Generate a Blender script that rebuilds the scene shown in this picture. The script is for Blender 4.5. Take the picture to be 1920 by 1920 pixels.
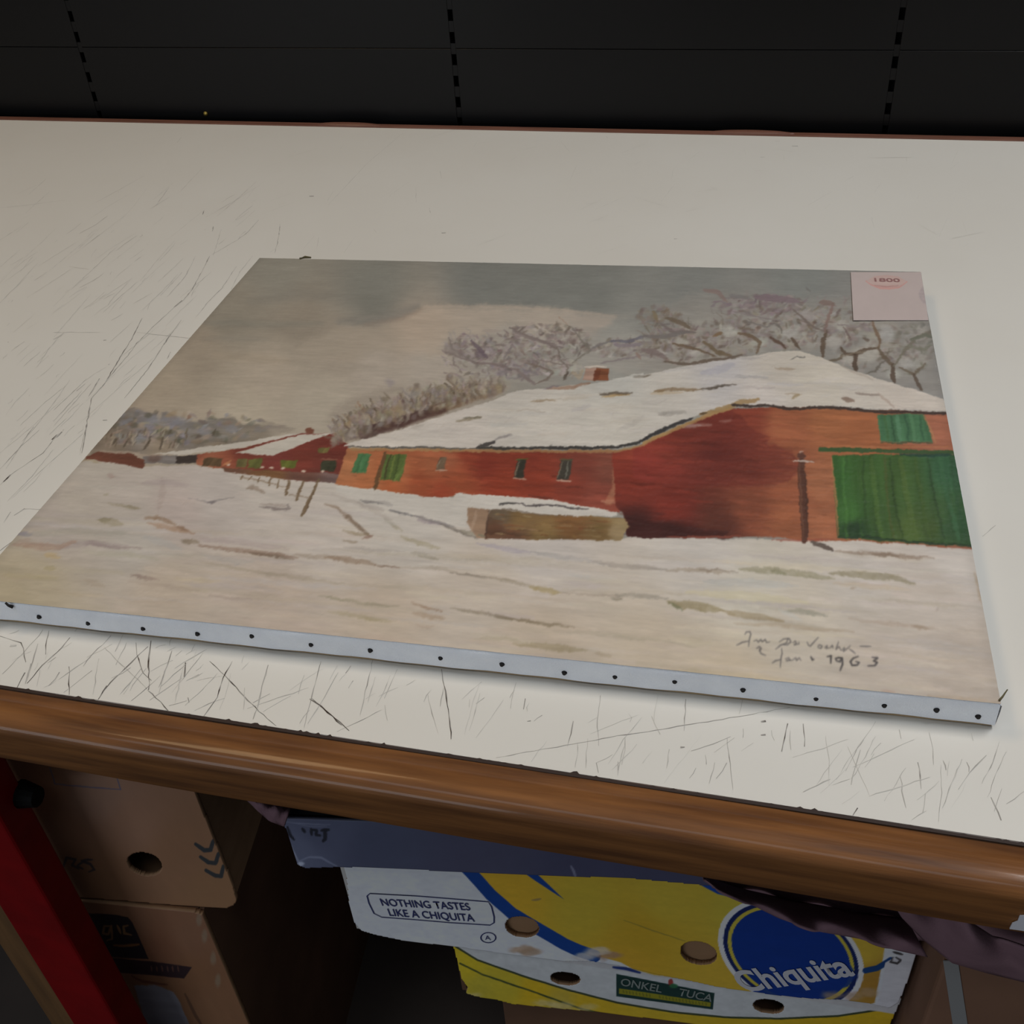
import bpy, bmesh, math, random
import numpy as np
from mathutils import Vector, Matrix

# ------------------------------------------------------------------ camera
for o in list(bpy.data.objects): bpy.data.objects.remove(o)
SC = bpy.context.scene
COL = SC.collection
FPX, PITCH, ROLL, YAW = 2048.64, 0.6639, -0.0785, -0.2857
CAM = np.array([0.3112, -0.3483, 0.4530])
_f = np.array([math.sin(YAW)*math.cos(PITCH), math.cos(YAW)*math.cos(PITCH), -math.sin(PITCH)])
_r0 = np.array([math.cos(YAW), -math.sin(YAW), 0.0]); _u0 = np.cross(_r0, _f)
_r = math.cos(ROLL)*_r0 + math.sin(ROLL)*_u0
_u = -math.sin(ROLL)*_r0 + math.cos(ROLL)*_u0
cd = bpy.data.cameras.new('camera'); cam = bpy.data.objects.new('camera', cd); COL.objects.link(cam)
cd.sensor_width = 36; cd.lens = 36*FPX/1920; cd.clip_start = 0.02
M4 = Matrix.Identity(4)
for i in range(3):
    M4[i][0] = _r[i]; M4[i][1] = _u[i]; M4[i][2] = -_f[i]; M4[i][3] = CAM[i]
cam.matrix_world = M4
SC.camera = cam

# ------------------------------------------------------------------ light
SC.view_settings.view_transform = 'Standard'; SC.view_settings.look = 'None'
SC.view_settings.gamma = 1; SC.view_settings.exposure = -0.06; SC.view_settings.use_curve_mapping = False
W = bpy.data.worlds.new('room_light'); SC.world = W; W.use_nodes = True
W.node_tree.nodes['Background'].inputs[0].default_value = (0.80, 0.90, 1.0, 1)
W.node_tree.nodes['Background'].inputs[1].default_value = 0.08
def area(name, loc, target, size, power, col):
    l = bpy.data.lights.new(name, 'AREA'); l.shape = 'RECTANGLE'; l.size, l.size_y = size
    l.energy = power; l.color = col
    o = bpy.data.objects.new(name, l); COL.objects.link(o); o.location = loc
    o.rotation_euler = (Vector(target)-Vector(loc)).to_track_quat('-Z', 'Y').to_euler()
    return o
# two rows of ceiling lamps over the shop table, and the shop window behind the camera
area('ceiling_lamp', (1.25, 0.80, 2.1), (0.9, 0.8, 0), (1.2, 0.5), 38, (0.97, 0.985, 1.0))
area('ceiling_lamp_warm', (-0.9, 0.90, 2.1), (-0.6, 0.8, 0), (1.2, 0.5), 15, (1.0, 0.72, 0.41))
area('ceiling_lamp_front', (-0.2, -1.0, 2.3), (-0.1, -0.6, 0), (2.6, 0.6), 12, (0.92, 0.96, 1.0))
area('shop_window', (-1.6, -3.6, 0.75), (0.2, 0.3, -0.1), (2.2, 1.2), 29, (0.86, 0.93, 1.0))

# ------------------------------------------------------------------ survey helpers (measured points -> places)
def ray(x, y): return _f + _r*(x-960)/FPX - _u*(y-960)/FPX
def hit_plane(x, y, P0, n):
    d = ray(x, y); n = np.asarray(n, float)
    return CAM + d*(((np.asarray(P0)-CAM)@n)/(d@n))
def hit_z(x, y, z): return hit_plane(x, y, (0, 0, z), (0, 0, 1))
def hit_y(x, y, Y): return hit_plane(x, y, (0, Y, 0), (0, 1, 0))
def proj(P):
    d = np.asarray(P, float)-CAM; z = d@_f
    return np.stack([960+FPX*(d@_r)/z, 960-FPX*(d@_u)/z], -1)

# ------------------------------------------------------------------ materials
def lin(c): 
    c = np.asarray(c, float)
    return np.where(c <= 0.04045, c/12.92, ((c+0.055)/1.055)**2.4)
def mat(name, col=(.5,.5,.5), rough=.6, spec=.4, noise=0, nscale=40, col2=None, bump=0, bscale=200, coat=0, metallic=0, stretch=None):
    m = bpy.data.materials.new(name); m.use_nodes = True; nt = m.node_tree; b = nt.nodes['Principled BSDF']
    b.inputs['Roughness'].default_value = rough; b.inputs['Specular IOR Level'].default_value = spec
    b.inputs['Coat Weight'].default_value = coat; b.inputs['Metallic'].default_value = metallic
    b.inputs['Coat Roughness'].default_value = .10
    tc = nt.nodes.new('ShaderNodeTexCoord'); src = tc.outputs['Object']
    if stretch:
        mp = nt.nodes.new('ShaderNodeMapping'); mp.inputs['Scale'].default_value = stretch
        nt.links.new(src, mp.inputs[0]); src = mp.outputs[0]
    if noise or col2:
        n = nt.nodes.new('ShaderNodeTexNoise'); n.inputs['Scale'].default_value = nscale; n.inputs['Detail'].default_value = 6
        nt.links.new(src, n.inputs['Vector'])
        r = nt.nodes.new('ShaderNodeValToRGB'); r.color_ramp.elements[0].position = .3; r.color_ramp.elements[1].position = .7
        c2 = col2 if col2 else tuple(x*(1-noise) for x in col)
        r.color_ramp.elements[0].color = (*c2, 1); r.color_ramp.elements[1].color = (*col, 1)
        nt.links.new(n.outputs['Fac'], r.inputs[0]); nt.links.new(r.outputs[0], b.inputs['Base Color'])
    else:
        b.inputs['Base Color'].default_value = (*col, 1)
    if bump:
        n2 = nt.nodes.new('ShaderNodeTexNoise'); n2.inputs['Scale'].default_value = bscale
        nt.links.new(src, n2.inputs['Vector'])
        bp = nt.nodes.new('ShaderNodeBump'); bp.inputs['Strength'].default_value = bump; bp.inputs['Distance'].default_value = .001
        nt.links.new(n2.outputs['Fac'], bp.inputs['Height']); nt.links.new(bp.outputs[0], b.inputs['Normal'])
    return m
def mat_attr(name, rough=.5, spec=.4, bump=0, bscale=900, coat=0):
    m = mat(name, rough=rough, spec=spec, bump=bump, bscale=bscale, coat=coat); nt = m.node_tree
    a = nt.nodes.new('ShaderNodeAttribute'); a.attribute_name = 'paint'
    nt.links.new(a.outputs['Color'], nt.nodes['Principled BSDF'].inputs['Base Color'])
    return m

LAM = (0.70, 0.68, 0.63)
M_lam = mat('worn_white_laminate', LAM, rough=.42, spec=.4, nscale=5, col2=(0.675, 0.65, 0.595), bump=.05, bscale=60)
M_wood = mat('varnished_wood', (0.24, 0.097, 0.028), rough=.5, spec=.22, nscale=9, col2=(0.095, 0.036, 0.012), bump=.25, bscale=30, coat=.30, stretch=(1.2, 16, 16))
M_wood2 = mat('reddish_wood', (0.20, 0.09, 0.06), rough=.45, nscale=14, col2=(0.12, 0.05, 0.032), stretch=(1, 12, 12))
M_seam = mat('dark_glue_seam', (0.03, 0.016, 0.012), rough=.7)
M_wall = mat('dark_steel_panel', (0.0055, 0.005, 0.0053), rough=.33, spec=.2, nscale=2.5, col2=(0.004, 0.0038, 0.0038), bump=.03, bscale=90)
M_black = mat('black_gap', (0.004, 0.004, 0.004), rough=.9, spec=.1)
M_floor = mat('brown_floor', (0.08, 0.06, 0.05), rough=.8, nscale=6, col2=(0.05, 0.04, 0.035))
M_red = mat('red_enamel_steel', (0.20, 0.001, 0.003), rough=.5, spec=.15, noise=.3, nscale=30)
M_blackpl = mat('black_plastic', (0.004, 0.004, 0.004), rough=.7, spec=.1)
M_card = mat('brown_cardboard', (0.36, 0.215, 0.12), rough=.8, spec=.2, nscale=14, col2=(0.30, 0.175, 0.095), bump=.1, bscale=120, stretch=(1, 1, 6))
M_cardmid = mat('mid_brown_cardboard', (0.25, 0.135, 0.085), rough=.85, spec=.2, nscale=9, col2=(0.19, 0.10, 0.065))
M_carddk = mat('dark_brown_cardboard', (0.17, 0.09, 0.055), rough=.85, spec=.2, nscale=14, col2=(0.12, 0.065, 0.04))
M_white = mat('white_coated_card', (0.62, 0.61, 0.60), rough=.6, noise=.06, nscale=20)
M_ink = mat('black_ink', (0.02, 0.018, 0.022), rough=.6)
M_inkblue = mat('blue_ink', (0.035, 0.045, 0.16), rough=.6)
M_slate = mat('slate_card', (0.075, 0.078, 0.115), rough=.55, noise=.1, nscale=18)
M_mauve = mat('mauve_cloth', (0.27, 0.16, 0.19), rough=.9, spec=.2, nscale=25, col2=(0.20, 0.115, 0.14), bump=.3, bscale=500)
M_canvas = mat('primed_canvas', (0.86, 0.885, 0.93), rough=.85, spec=.2, nscale=60, col2=(0.79, 0.815, 0.87), bump=.35, bscale=1400)
M_stretcher = mat('stretcher_wood', (0.45, 0.32, 0.18), rough=.7, noise=.2, nscale=20)
M_tack = mat('rusty_tack', (0.02, 0.018, 0.018), rough=.5, metallic=.6)
M_brass = mat('brass', (0.45, 0.32, 0.08), rough=.35, metallic=.9)
M_tape = mat('grey_tape', (0.30, 0.30, 0.30), rough=.4)
M_olive = mat('grey_green_board', (0.09, 0.09, 0.075), rough=.6, noise=.15)
M_paper = mat('white_paper', (0.6, 0.6, 0.65), rough=.8)
M_plank = mat('brown_plank', (0.17, 0.085, 0.03), rough=.6, nscale=10, col2=(0.11, 0.055, 0.02), stretch=(12, 12, 1))
M_thread = mat('olive_thread', (0.12, 0.10, 0.05), rough=.9)
M_redink = mat('faded_red_ink', (0.28, 0.14, 0.135), rough=.7)
M_yellowink = mat('yellow_print', (0.55, 0.42, 0.04), rough=.55)

# ------------------------------------------------------------------ object helpers
def link(name, me, m=None, parent=None):
    o = bpy.data.objects.new(name, me); COL.objects.link(o)
    if m is not None:
        for mm in (m if isinstance(m, (list, tuple)) else [m]): me.materials.append(mm)
    if parent: o.parent = parent
    return o
def empty(name, loc=(0, 0, 0), rz=0):
    o = bpy.data.objects.new(name, None); COL.objects.link(o); o.location = loc; o.rotation_euler = (0, 0, rz)
    o.empty_display_size = .05
    return o
def tag(o, label=None, cat=None, group=None, kind=None):
    if label: o['label'] = label
    if cat: o['category'] = cat
    if group: o['group'] = group
    if kind: o['kind'] = kind
    return o
def mesh_from(verts, faces, smooth=False):
    me = bpy.data.meshes.new('m'); me.from_pydata([tuple(map(float, v)) for v in verts], [], faces); me.update()
    if smooth:
        for p in me.polygons: p.use_smooth = True
    return me
def box_mesh(x0, x1, y0, y1, z0, z1, bevel=0, seg=2):
    bm = bmesh.new(); bmesh.ops.create_cube(bm, size=1)
    for v in bm.verts:
        v.co = Vector(((x0+x1)/2+v.co.x*(x1-x0), (y0+y1)/2+v.co.y*(y1-y0), (z0+z1)/2+v.co.z*(z1-z0)))
    if bevel: bmesh.ops.bevel(bm, geom=bm.edges[:], offset=bevel, segments=seg, affect='EDGES', profile=.5)
    me = bpy.data.meshes.new('m'); bm.to_mesh(me); bm.free(); return me
def prism_x(profile, x0, x1, nx=1, wob=None):
    """extrude a (y,z) profile along x"""
    n = len(profile); vs = []; fs = []
    for i in range(nx+1):
        x = x0+(x1-x0)*i/nx
        for k, (y, z) in enumerate(profile):
            dy, dz = wob(x, k) if wob else (0, 0)
            vs.append((x, y+dy, z+dz))
    for i in range(nx):
        for k in range(n):
            a = i*n+k; b = i*n+(k+1) % n
            fs.append((a, b, b+n, a+n))
    fs.append(tuple(range(n-1, -1, -1))); fs.append(tuple(nx*n+k for k in range(n)))
    return mesh_from(vs, fs)
def ribbon(pts, w, nrm):
    """flat ribbon along 3D points lying in a plane with normal nrm; w = list of widths"""
    P = [np.asarray(p, float) for p in pts]; nrm = np.asarray(nrm, float); vs = []; fs = []
    for i, p in enumerate(P):
        d = P[min(i+1, len(P)-1)]-P[max(i-1, 0)]; s = np.cross(nrm, d); s /= (np.linalg.norm(s)+1e-12)
        vs += [p-s*w[i]/2, p+s*w[i]/2]
    for i in range(len(P)-1): fs.append((2*i, 2*i+1, 2*i+3, 2*i+2))
    return vs, fs
def tube_mesh(pts, r, seg=8):
    P = [Vector(p) for p in pts]; vs = []; fs = []
    for i, p in enumerate(P):
        d = (P[min(i+1, len(P)-1)]-P[max(i-1, 0)]).normalized()
        a = d.orthogonal().normalized(); b = d.cross(a)
        rr = r[i] if isinstance(r, (list, tuple)) else r
        for k in range(seg):
            t = 2*math.pi*k/seg; vs.append(p+a*math.cos(t)*rr+b*math.sin(t)*rr)
    for i in range(len(P)-1):
        for k in range(seg):
            a = i*seg+k; b = i*seg+(k+1) % seg; fs.append((a, b, b+seg, a+seg))
    fs.append(tuple(range(seg-1, -1, -1))); fs.append(tuple((len(P)-1)*seg+k for k in range(seg)))
    return mesh_from(vs, fs, True)

# ------------------------------------------------------------------ a small painter: brushes on a grid of vertices
def vnoise(nv, nu, cy, cx, seed):
    rg = np.random.RandomState(seed); gy = int(nv/cy)+3; gx = int(nu/cx)+3
    g = rg.rand(gy, gx)
    y = np.arange(nv)/cy; x = np.arange(nu)/cx
    yi = y.astype(int); xi = x.astype(int); fy = y-yi; fx = x-xi
    fy = fy*fy*(3-2*fy); fx = fx*fx*(3-2*fx)
    a = g[yi]*(1-fy)[:, None]+g[yi+1]*fy[:, None]
    return (a[:, xi]*(1-fx)+a[:, xi+1]*fx)*2-1
def fbm(nv, nu, cy, cx, seed, o=4):
    s = 0; w = 1; t = 0
    for k in range(o):
        s = s+w*vnoise(nv, nu, max(cy/2**k, 1), max(cx/2**k, 1), seed+k); t += w; w *= .55
    return s/t
def smooth(a, b, x):
    t = np.clip((x-a)/(b-a), 0, 1); return t*t*(3-2*t)
def homography(src, dst):
    A = []
    for (x, y), (X, Y) in zip(src, dst):
        A.append([x, y, 1, 0, 0, 0, -X*x, -X*y, -X]); A.append([0, 0, 0, x, y, 1, -Y*x, -Y*y, -Y])
    return np.linalg.svd(np.array(A))[2][-1].reshape(3, 3)
def idw(samples, x, y, p=3.0):
    num = 0; den = 0
    for (sx, sy, c) in samples:
        w = 1/(((x-sx)**2+(y-sy)**2)+60)**(p/2)
        num = num+w[..., None]*np.array(c, float)/255; den = den+w
    return num/den[..., None]
class Painter:
    """nu x nv grid on a flat rectangle; H maps unit square -> sketch coordinates"""
    def __init__(s, nu, nv, H, base=(.5, .5, .5), seed=1, nz=26):
        s.nu, s.nv, s.H, s.Hi = nu, nv, H, np.linalg.inv(H)
        U, V = np.meshgrid(np.linspace(0, 1, nu), np.linspace(0, 1, nv)); s.U, s.V = U, V
        w = H[2, 0]*U+H[2, 1]*V+H[2, 2]
        s.X = (H[0, 0]*U+H[0, 1]*V+H[0, 2])/w; s.Y = (H[1, 0]*U+H[1, 1]*V+H[1, 2])/w
        s.img = np.ones((nv, nu, 3))*np.array(base)/255.; s.h = np.zeros((nv, nu))
        s.n1 = fbm(nv, nu, nz, nz, seed); s.n2 = fbm(nv, nu, nz, nz, seed+50)
        s.nh = fbm(nv, nu, 7, nz*2.6, seed+90); s.nf = fbm(nv, nu, 4, 5, seed+130, 2); s.nvv = fbm(nv, nu, nz*2.6, 7, seed+170)
        s.rg = random.Random(seed)
    def win(s, x0, x1, y0, y1):
        q = np.array([[x0, x1, x1, x0], [y0, y0, y1, y1], [1, 1, 1, 1]]); r = s.Hi@q; u = r[0]/r[2]; v = r[1]/r[2]
        a = max(0, int(u.min()*s.nu)-2); b = min(s.nu, int(u.max()*s.nu)+3)
        c = max(0, int(v.min()*s.nv)-2); d = min(s.nv, int(v.max()*s.nv)+3)
        if a >= b or c >= d: return None
        return slice(c, d), slice(a, b)
    def blend(s, w, m, col, tex=0.0, dirn='h', lift=0):
        im = s.img[w]; c = np.asarray(col, float)
        if c.ndim == 1: c = c/255.
        n = {'h': s.nh, 'v': s.nvv, 'f': s.nf, 'n': s.n1}[dirn][w]
        c = c*(1+tex*n[..., None]) if tex else c
        s.img[w] = im*(1-m[..., None])+c*m[..., None]
        if lift: s.h[w] = s.h[w]*(1-m*.6)+lift*m*(1+.8*s.nf[w])
    def poly(s, pts, col, rough=2, soft=1.3, alpha=1, tex=.06, dirn='h', lift=.3):
        P = np.array(pts, float); g = rough+soft+2
        w = s.win(P[:, 0].min()-g, P[:, 0].max()+g, P[:, 1].min()-g, P[:, 1].max()+g)
        if w is None: return
        x = s.X[w]+s.n1[w]*rough+s.nf[w]*rough*.5; y = s.Y[w]+s.n2[w]*rough+s.nf[w]*rough*.4
        ins = np.zeros(x.shape, bool); dm = np.full(x.shape, 1e9)
        for i in range(len(P)):
            a = P[i]; b = P[(i+1) % len(P)]; d = b-a
            if abs(d[1]) > 1e-9:
                ins ^= ((a[1] > y) != (b[1] > y)) & (x < d[0]*(y-a[1])/d[1]+a[0])
            t = np.clip(((x-a[0])*d[0]+(y-a[1])*d[1])/(d@d+1e-9), 0, 1)
            dm = np.minimum(dm, (x-a[0]-t*d[0])**2+(y-a[1]-t*d[1])**2)
        sd = np.sqrt(dm)*np.where(ins, 1, -1)
        m = smooth(-soft, soft, sd)*alpha
        if callable(col): c = col(s.X[w], s.Y[w])
        else: c = col
        s.blend(w, m, c, tex, dirn, lift)
    def stroke(s, pts, wd, col, alpha=1, soft=1.2, taper=.5, rough=1, dry=0., tex=.05, lift=.4, dirn='h'):
        P = np.array(pts, float); g = wd+soft+rough+2
        w = s.win(P[:, 0].min()-g, P[:, 0].max()+g, P[:, 1].min()-g, P[:, 1].max()+g)
        if w is None: return
        x = s.X[w]+s.n1[w]*rough+s.nf[w]*rough*.5; y = s.Y[w]+s.n2[w]*rough+s.nf[w]*rough*.5
        L = np.r_[0, np.cumsum(np.hypot(*(P[1:]-P[:-1]).T))]; T = L[-1]+1e-9
        dm = np.full(x.shape, 1e9); tt = np.zeros(x.shape)
        for i in range(len(P)-1):
            a = P[i]; d = P[i+1]-a
            t = np.clip(((x-a[0])*d[0]+(y-a[1])*d[1])/(d@d+1e-9), 0, 1)
            q = (x-a[0]-t*d[0])**2+(y-a[1]-t*d[1])**2
            k = q < dm; dm = np.where(k, q, dm); tt = np.where(k, (L[i]+t*(L[i+1]-L[i]))/T, tt)
        r = wd/2*(1-taper*np.abs(2*tt-1)**2)
        m = smooth(soft, -soft, np.sqrt(dm)-r)*alpha
        if dry: m = m*np.clip(1-dry*(.5+.5*s.nh[w]+.6*s.nf[w]), 0, 1)
        s.blend(w, m, col, tex, dirn, lift)
    def dab(s, x, y, rx, ry, col, alpha=1, ang=0, soft=.5, rough=1, tex=.05, lift=.3):
        g = max(rx, ry)*1.3+rough+2; w = s.win(x-g, x+g, y-g, y+g)
        if w is None: return
        X = s.X[w]+s.n1[w]*rough*2-x; Y = s.Y[w]+s.n2[w]*rough*2-y; c, q = math.cos(ang), math.sin(ang)
        d = np.sqrt(((X*c+Y*q)/rx)**2+((-X*q+Y*c)/ry)**2)
        s.blend(w, smooth(1+soft*.5, 1-soft*.5, d)*alpha, col, tex, 'f', lift)
def paint_mesh(name, p, pos, K, keep=None, relief=0.0, nrm=(0, 0, 1), thick=0):
    """grid mesh with a colour attribute; pos(U,V)->(nv,nu,3)"""
    nv, nu = p.nv, p.nu
    co = pos(p.U, p.V)+p.h[..., None]*relief*np.array(nrm)
    idx = np.arange(nv*nu).reshape(nv, nu)
    q = np.stack([idx[1:, :-1], idx[1:, 1:], idx[:-1, 1:], idx[:-1, :-1]], -1).reshape(-1, 4)
    if keep is not None:
        k = keep(p.X, p.Y); kf = (k[1:, :-1]*1.+k[1:, 1:]+k[:-1, 1:]+k[:-1, :-1]) >= 2
        q = q[kf.reshape(-1)]
        used = np.unique(q); rem = np.full(nv*nu, -1); rem[used] = np.arange(len(used)); q = rem[q]
    else: used = np.arange(nv*nu)
    me = bpy.data.meshes.new(name); n = len(used); me.vertices.add(n)
    me.vertices.foreach_set('co', co.reshape(-1, 3)[used].astype(np.float32).ravel())
    me.loops.add(len(q)*4); me.loops.foreach_set('vertex_index', q.astype(np.int32).ravel())
    me.polygons.add(len(q)); me.polygons.foreach_set('loop_start', (np.arange(len(q))*4).astype(np.int32))
    me.polygons.foreach_set('use_smooth', np.ones(len(q), bool))
    me.update(calc_edges=True)
    a = me.color_attributes.new('paint', 'FLOAT_COLOR', 'POINT')
    c = np.clip(lin(np.clip(p.img, 0, 1))/np.array(K), 0.002, .92).reshape(-1, 3)[used]
    a.data.foreach_set('color', np.c_[c, np.ones(n)].astype(np.float32).ravel())
    return me
def text_mesh(s, bold=0, shear=0):
    cu = bpy.data.curves.new('t', 'FONT'); cu.body = s; cu.offset = bold; cu.shear = shear; cu.resolution_u = 4
    o = bpy.data.objects.new('t', cu); COL.objects.link(o)
    dg = bpy.context.evaluated_depsgraph_get(); me = bpy.data.meshes.new_from_object(o.evaluated_get(dg))
    bpy.data.objects.remove(o); me.materials.clear(); return me
def text_on(name, s, P0, n, p0, p1, hpx, m, parent, bold=0.0, shear=0, lift=.0006):
    """text on the plane (P0,n): baseline from sketch point p0 to p1, cap height hpx"""
    n = np.asarray(n, float); me = text_mesh(s, bold, shear)
    a = hit_plane(*p0, P0, n); b = hit_plane(*p1, P0, n); c = hit_plane(p0[0], p0[1]-hpx, P0, n)
    ex = b-a; wl = np.linalg.norm(ex); ex /= wl; ey = np.cross(n, ex)
    h = abs((c-a)@ey)
    v = np.zeros(len(me.vertices)*3); me.vertices.foreach_get('co', v); v = v.reshape(-1, 3)
    x0, x1 = v[:, 0].min(), v[:, 0].max()
    out = a+np.outer((v[:, 0]-x0)/(x1-x0)*wl, ex)+np.outer(v[:, 1]/0.7*h, ey)+n*lift
    me.vertices.foreach_set('co', out.ravel()); me.update()
    return link(name, me, m, parent)

def R(k):   # sketch sheets at different scales
    ox, oy, sc = {1: (100, 480, 3), 2: (600, 480, 3), 3: (1200, 480, 3), 4: (0, 800, 3), 5: (600, 800, 3), 6: (1240, 900, 2.8235),
                  7: (0, 1100, 5.3333), 8: (0, 1240, 2.8235), 9: (0, 0, 2), 10: (820, 1620, 4), 11: (1260, 1640, 4), 12: (500, 1440, 3.2),
                  13: (1340, 1160, 5.3333), 14: (1560, 480, 8), 15: (100, 1680, 6)}[k]
    return lambda *p: [(ox+x/sc, oy+y/sc) for x, y in p]

# ================================================================== THE SETTING
FLOOR = -0.78
fl = link('floor', box_mesh(-3, 3, -4.2, 1.1, FLOOR-.05, FLOOR), M_floor); tag(fl, 'dark brown floor under the table', kind='structure')
YW = 0.9644
wall = link('wall_back', box_mesh(-3, 3, YW+.012, YW+.06, FLOOR, 1.7), M_black); tag(wall, 'dark metal panel wall with slotted uprights behind the table', kind='structure')
strips = [-0.6095+.5072*k for k in range(-1, 4)]
xs = [-3]+strips+[3]; G = .0030
for zlo, zhi in ((FLOOR+.002, .0862), (.0867, 1.0), (1.002, 1.69)):
    for a, b in zip(xs[:-1], xs[1:]):
        link('panel', box_mesh(a+G, b-G, YW, YW+.012, zlo, zhi, .0004, 1), M_wall, wall)
for x in strips:
    vs, fs = [], []
    for k in range(-4, 24):
        z = .0105+k*.0252; h = .0062
        i = len(vs)
        for (X, Y, Z) in [(-G, 0, -h), (G, 0, -h), (G, 0, h), (-G, 0, h), (-G, .01, -h), (G, .01, -h), (G, .01, h), (-G, .01, h)]:
            vs.append((x+X, YW+.0008+Y, z+Z))
        fs += [(i, i+1, i+2, i+3), (i+3, i+2, i+6, i+7), (i+1, i+5, i+6, i+2), (i, i+3, i+7, i+4), (i, i+4, i+5, i+1)]
    link('slotted_upright', mesh_from(vs, fs), M_wall, wall)
# tiny brass screw head on the wall, just above the table edge
ps = hit_y(386, 213, YW)
bm = bmesh.new(); bmesh.ops.create_uvsphere(bm, u_segments=12, v_segments=8, radius=.0032); me = bpy.data.meshes.new('m'); bm.to_mesh(me); bm.free()
so = link('brass_screw', me, M_brass, wall); so.location = (ps[0], YW-.001, ps[2]); so.scale = (1, .6, 1)

# ================================================================== THE TABLE
YB = 0.9344
table = empty('shop_table', (0, 0, FLOOR)); tag(table, 'long shop table with scratched white top, brown wooden front edge and red leg', 'table')
def child(o): o.parent = table; o.matrix_parent_inverse = Matrix.Translation((0, 0, -FLOOR)); return o
TX0, TX1 = -1.5, 1.5
child(link('tabletop', box_mesh(TX0, TX1, 0.0012, YB, -.036, 0), M_lam))
rng = random.Random(5)
prof = [(.0004, -.0004), (-.0170, -.0012)]
for k in range(1, 9):
    t = math.radians(90-90*k/8); prof.append((-.0170-.0090*math.cos(t), -.0102+.0090*math.sin(t)))
prof += [(-.0262, -.018), (-.0258, -.026)]
for k in range(1, 5):
    t = math.radians(-90*k/4); prof.append((-.0208-.0050*math.cos(t), -.0305+.0050*math.sin(t)))
prof += [(.0004, -.0355)]
ph = [rng.uniform(0, 6) for _ in range(6)]
def wobble(x, k): 
    return (.0003*math.sin(9*x+ph[0])+.0002*math.sin(31*x+ph[1]), .0003*math.sin(14*x+ph[2]))
fe = child(link('front_edging', prism_x(prof, TX0, TX1, 120, wobble), M_wood))
for p in fe.data.polygons: p.use_smooth = True
# dark ragged seam where the laminate chips against the wood
vs = []; fs = []; n = 700
for i in range(n):
    x = -.35+1.2*i/(n-1); wv = .0007+.0003*math.sin(x*40)+rng.random()**14*.0018
    vs += [(x, -.0012, .00022), (x, wv, .00022)]
    if i: fs.append((2*i-2, 2*i, 2*i+1, 2*i-1))
child(link('seam', mesh_from(vs, fs), M_seam))
child(link('back_edging', box_mesh(TX0, TX1, YB, YB+.011, -.03, .0012, .0006), M_wood2))
for (px, w_, h_) in ((1410, .05, .0035), (655, .045, .003)):
    q = hit_y(px, 243 if px > 1000 else 232, YB+.01)
    bm = bmesh.new(); bmesh.ops.create_uvsphere(bm, u_segments=16, v_segments=8, radius=1); me = bpy.data.meshes.new('m'); bm.to_mesh(me); bm.free()
    d = child(link('varnish_drip', me, M_wood2)); d.location = (q[0], YB+.006, .0008); d.scale = (w_, .006, h_)
# scratches and gouges in the laminate
SCR = []   # (points, width mm, darkness)
def sc(k, pts, w=.7, a=.8):
    SCR.append(([hit_z(x, y, 0)[:2] for x, y in R(k)(*pts)], w, a))
def scp(pts, w=.7, a=.8): SCR.append(([hit_z(x, y, 0)[:2] for x, y in pts], w, a))
for pts, w, a in [([(430,430),(390,490),(300,590),(220,680),(20,880)],.8,.6), ([(490,440),(455,580),(460,640),(450,680)],1.0,.85),
    ([(380,570),(350,680),(310,800),(260,960)],.9,.5), ([(0,495),(120,535),(210,560),(240,620),(240,700),(260,760)],.8,.75),
    ([(250,860),(210,930),(170,1010)],1.3,1), ([(700,510),(620,610),(520,700),(420,790),(330,900),(270,970)],1.0,.85),
    ([(690,800),(690,920),(693,1080)],.8,.9), ([(1110,490),(1030,580),(980,620),(880,730),(830,800)],1.0,.75),
    ([(920,840),(800,930),(700,1010),(640,1060)],.7,.6), ([(990,720),(960,900),(930,1080)],.7,.4),
    ([(1480,600),(1380,690),(1250,820),(1100,960),(1040,1040),(980,1130)],.9,.8), ([(1070,990),(1030,1050),(1010,1090)],1.4,.9),
    ([(1510,540),(1490,700),(1485,900),(1485,1030)],1.0,.95), ([(1360,560),(1370,680),(1400,780),(1430,860),(1510,945)],.8,.95),
    ([(1040,600),(1140,700),(1250,815),(1380,930),(1480,1040)],.6,.45), ([(1480,1040),(1560,1110),(1690,1250)],.8,.9),
    ([(1720,640),(1680,770),(1640,880),(1590,1010)],.8,.7), ([(1855,760),(1850,890)],.9,.8), ([(1230,480),(1150,650)],.8,.35),
    ([(1880,1110),(1890,1160)],.8,.8), ([(1820,640),(1760,690)],.6,.4), ([(310,770),(250,970)],1.0,.5), ([(400,830),(370,1000)],.6,.35)]: sc(7, pts, w, a)
for pts, w, a in [([(1110,0),(1190,75),(1310,205),(1460,345)],.7,.85), ([(1230,0),(1180,90),(1150,190),(1080,290)],.9,.9), ([(1420,20),(1390,130),(1370,220),(1340,310)],1.1,.5),
    ([(1640,200),(1690,230),(1807,340)],.9,1), ([(1700,0),(1660,150),(1610,350)],.7,.7), ([(1790,60),(1700,220),(1630,330)],.7,.5), ([(980,30),(975,80)],.7,.7), ([(890,0),(840,170)],.6,.4)]: sc(8, pts, w, a)
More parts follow.
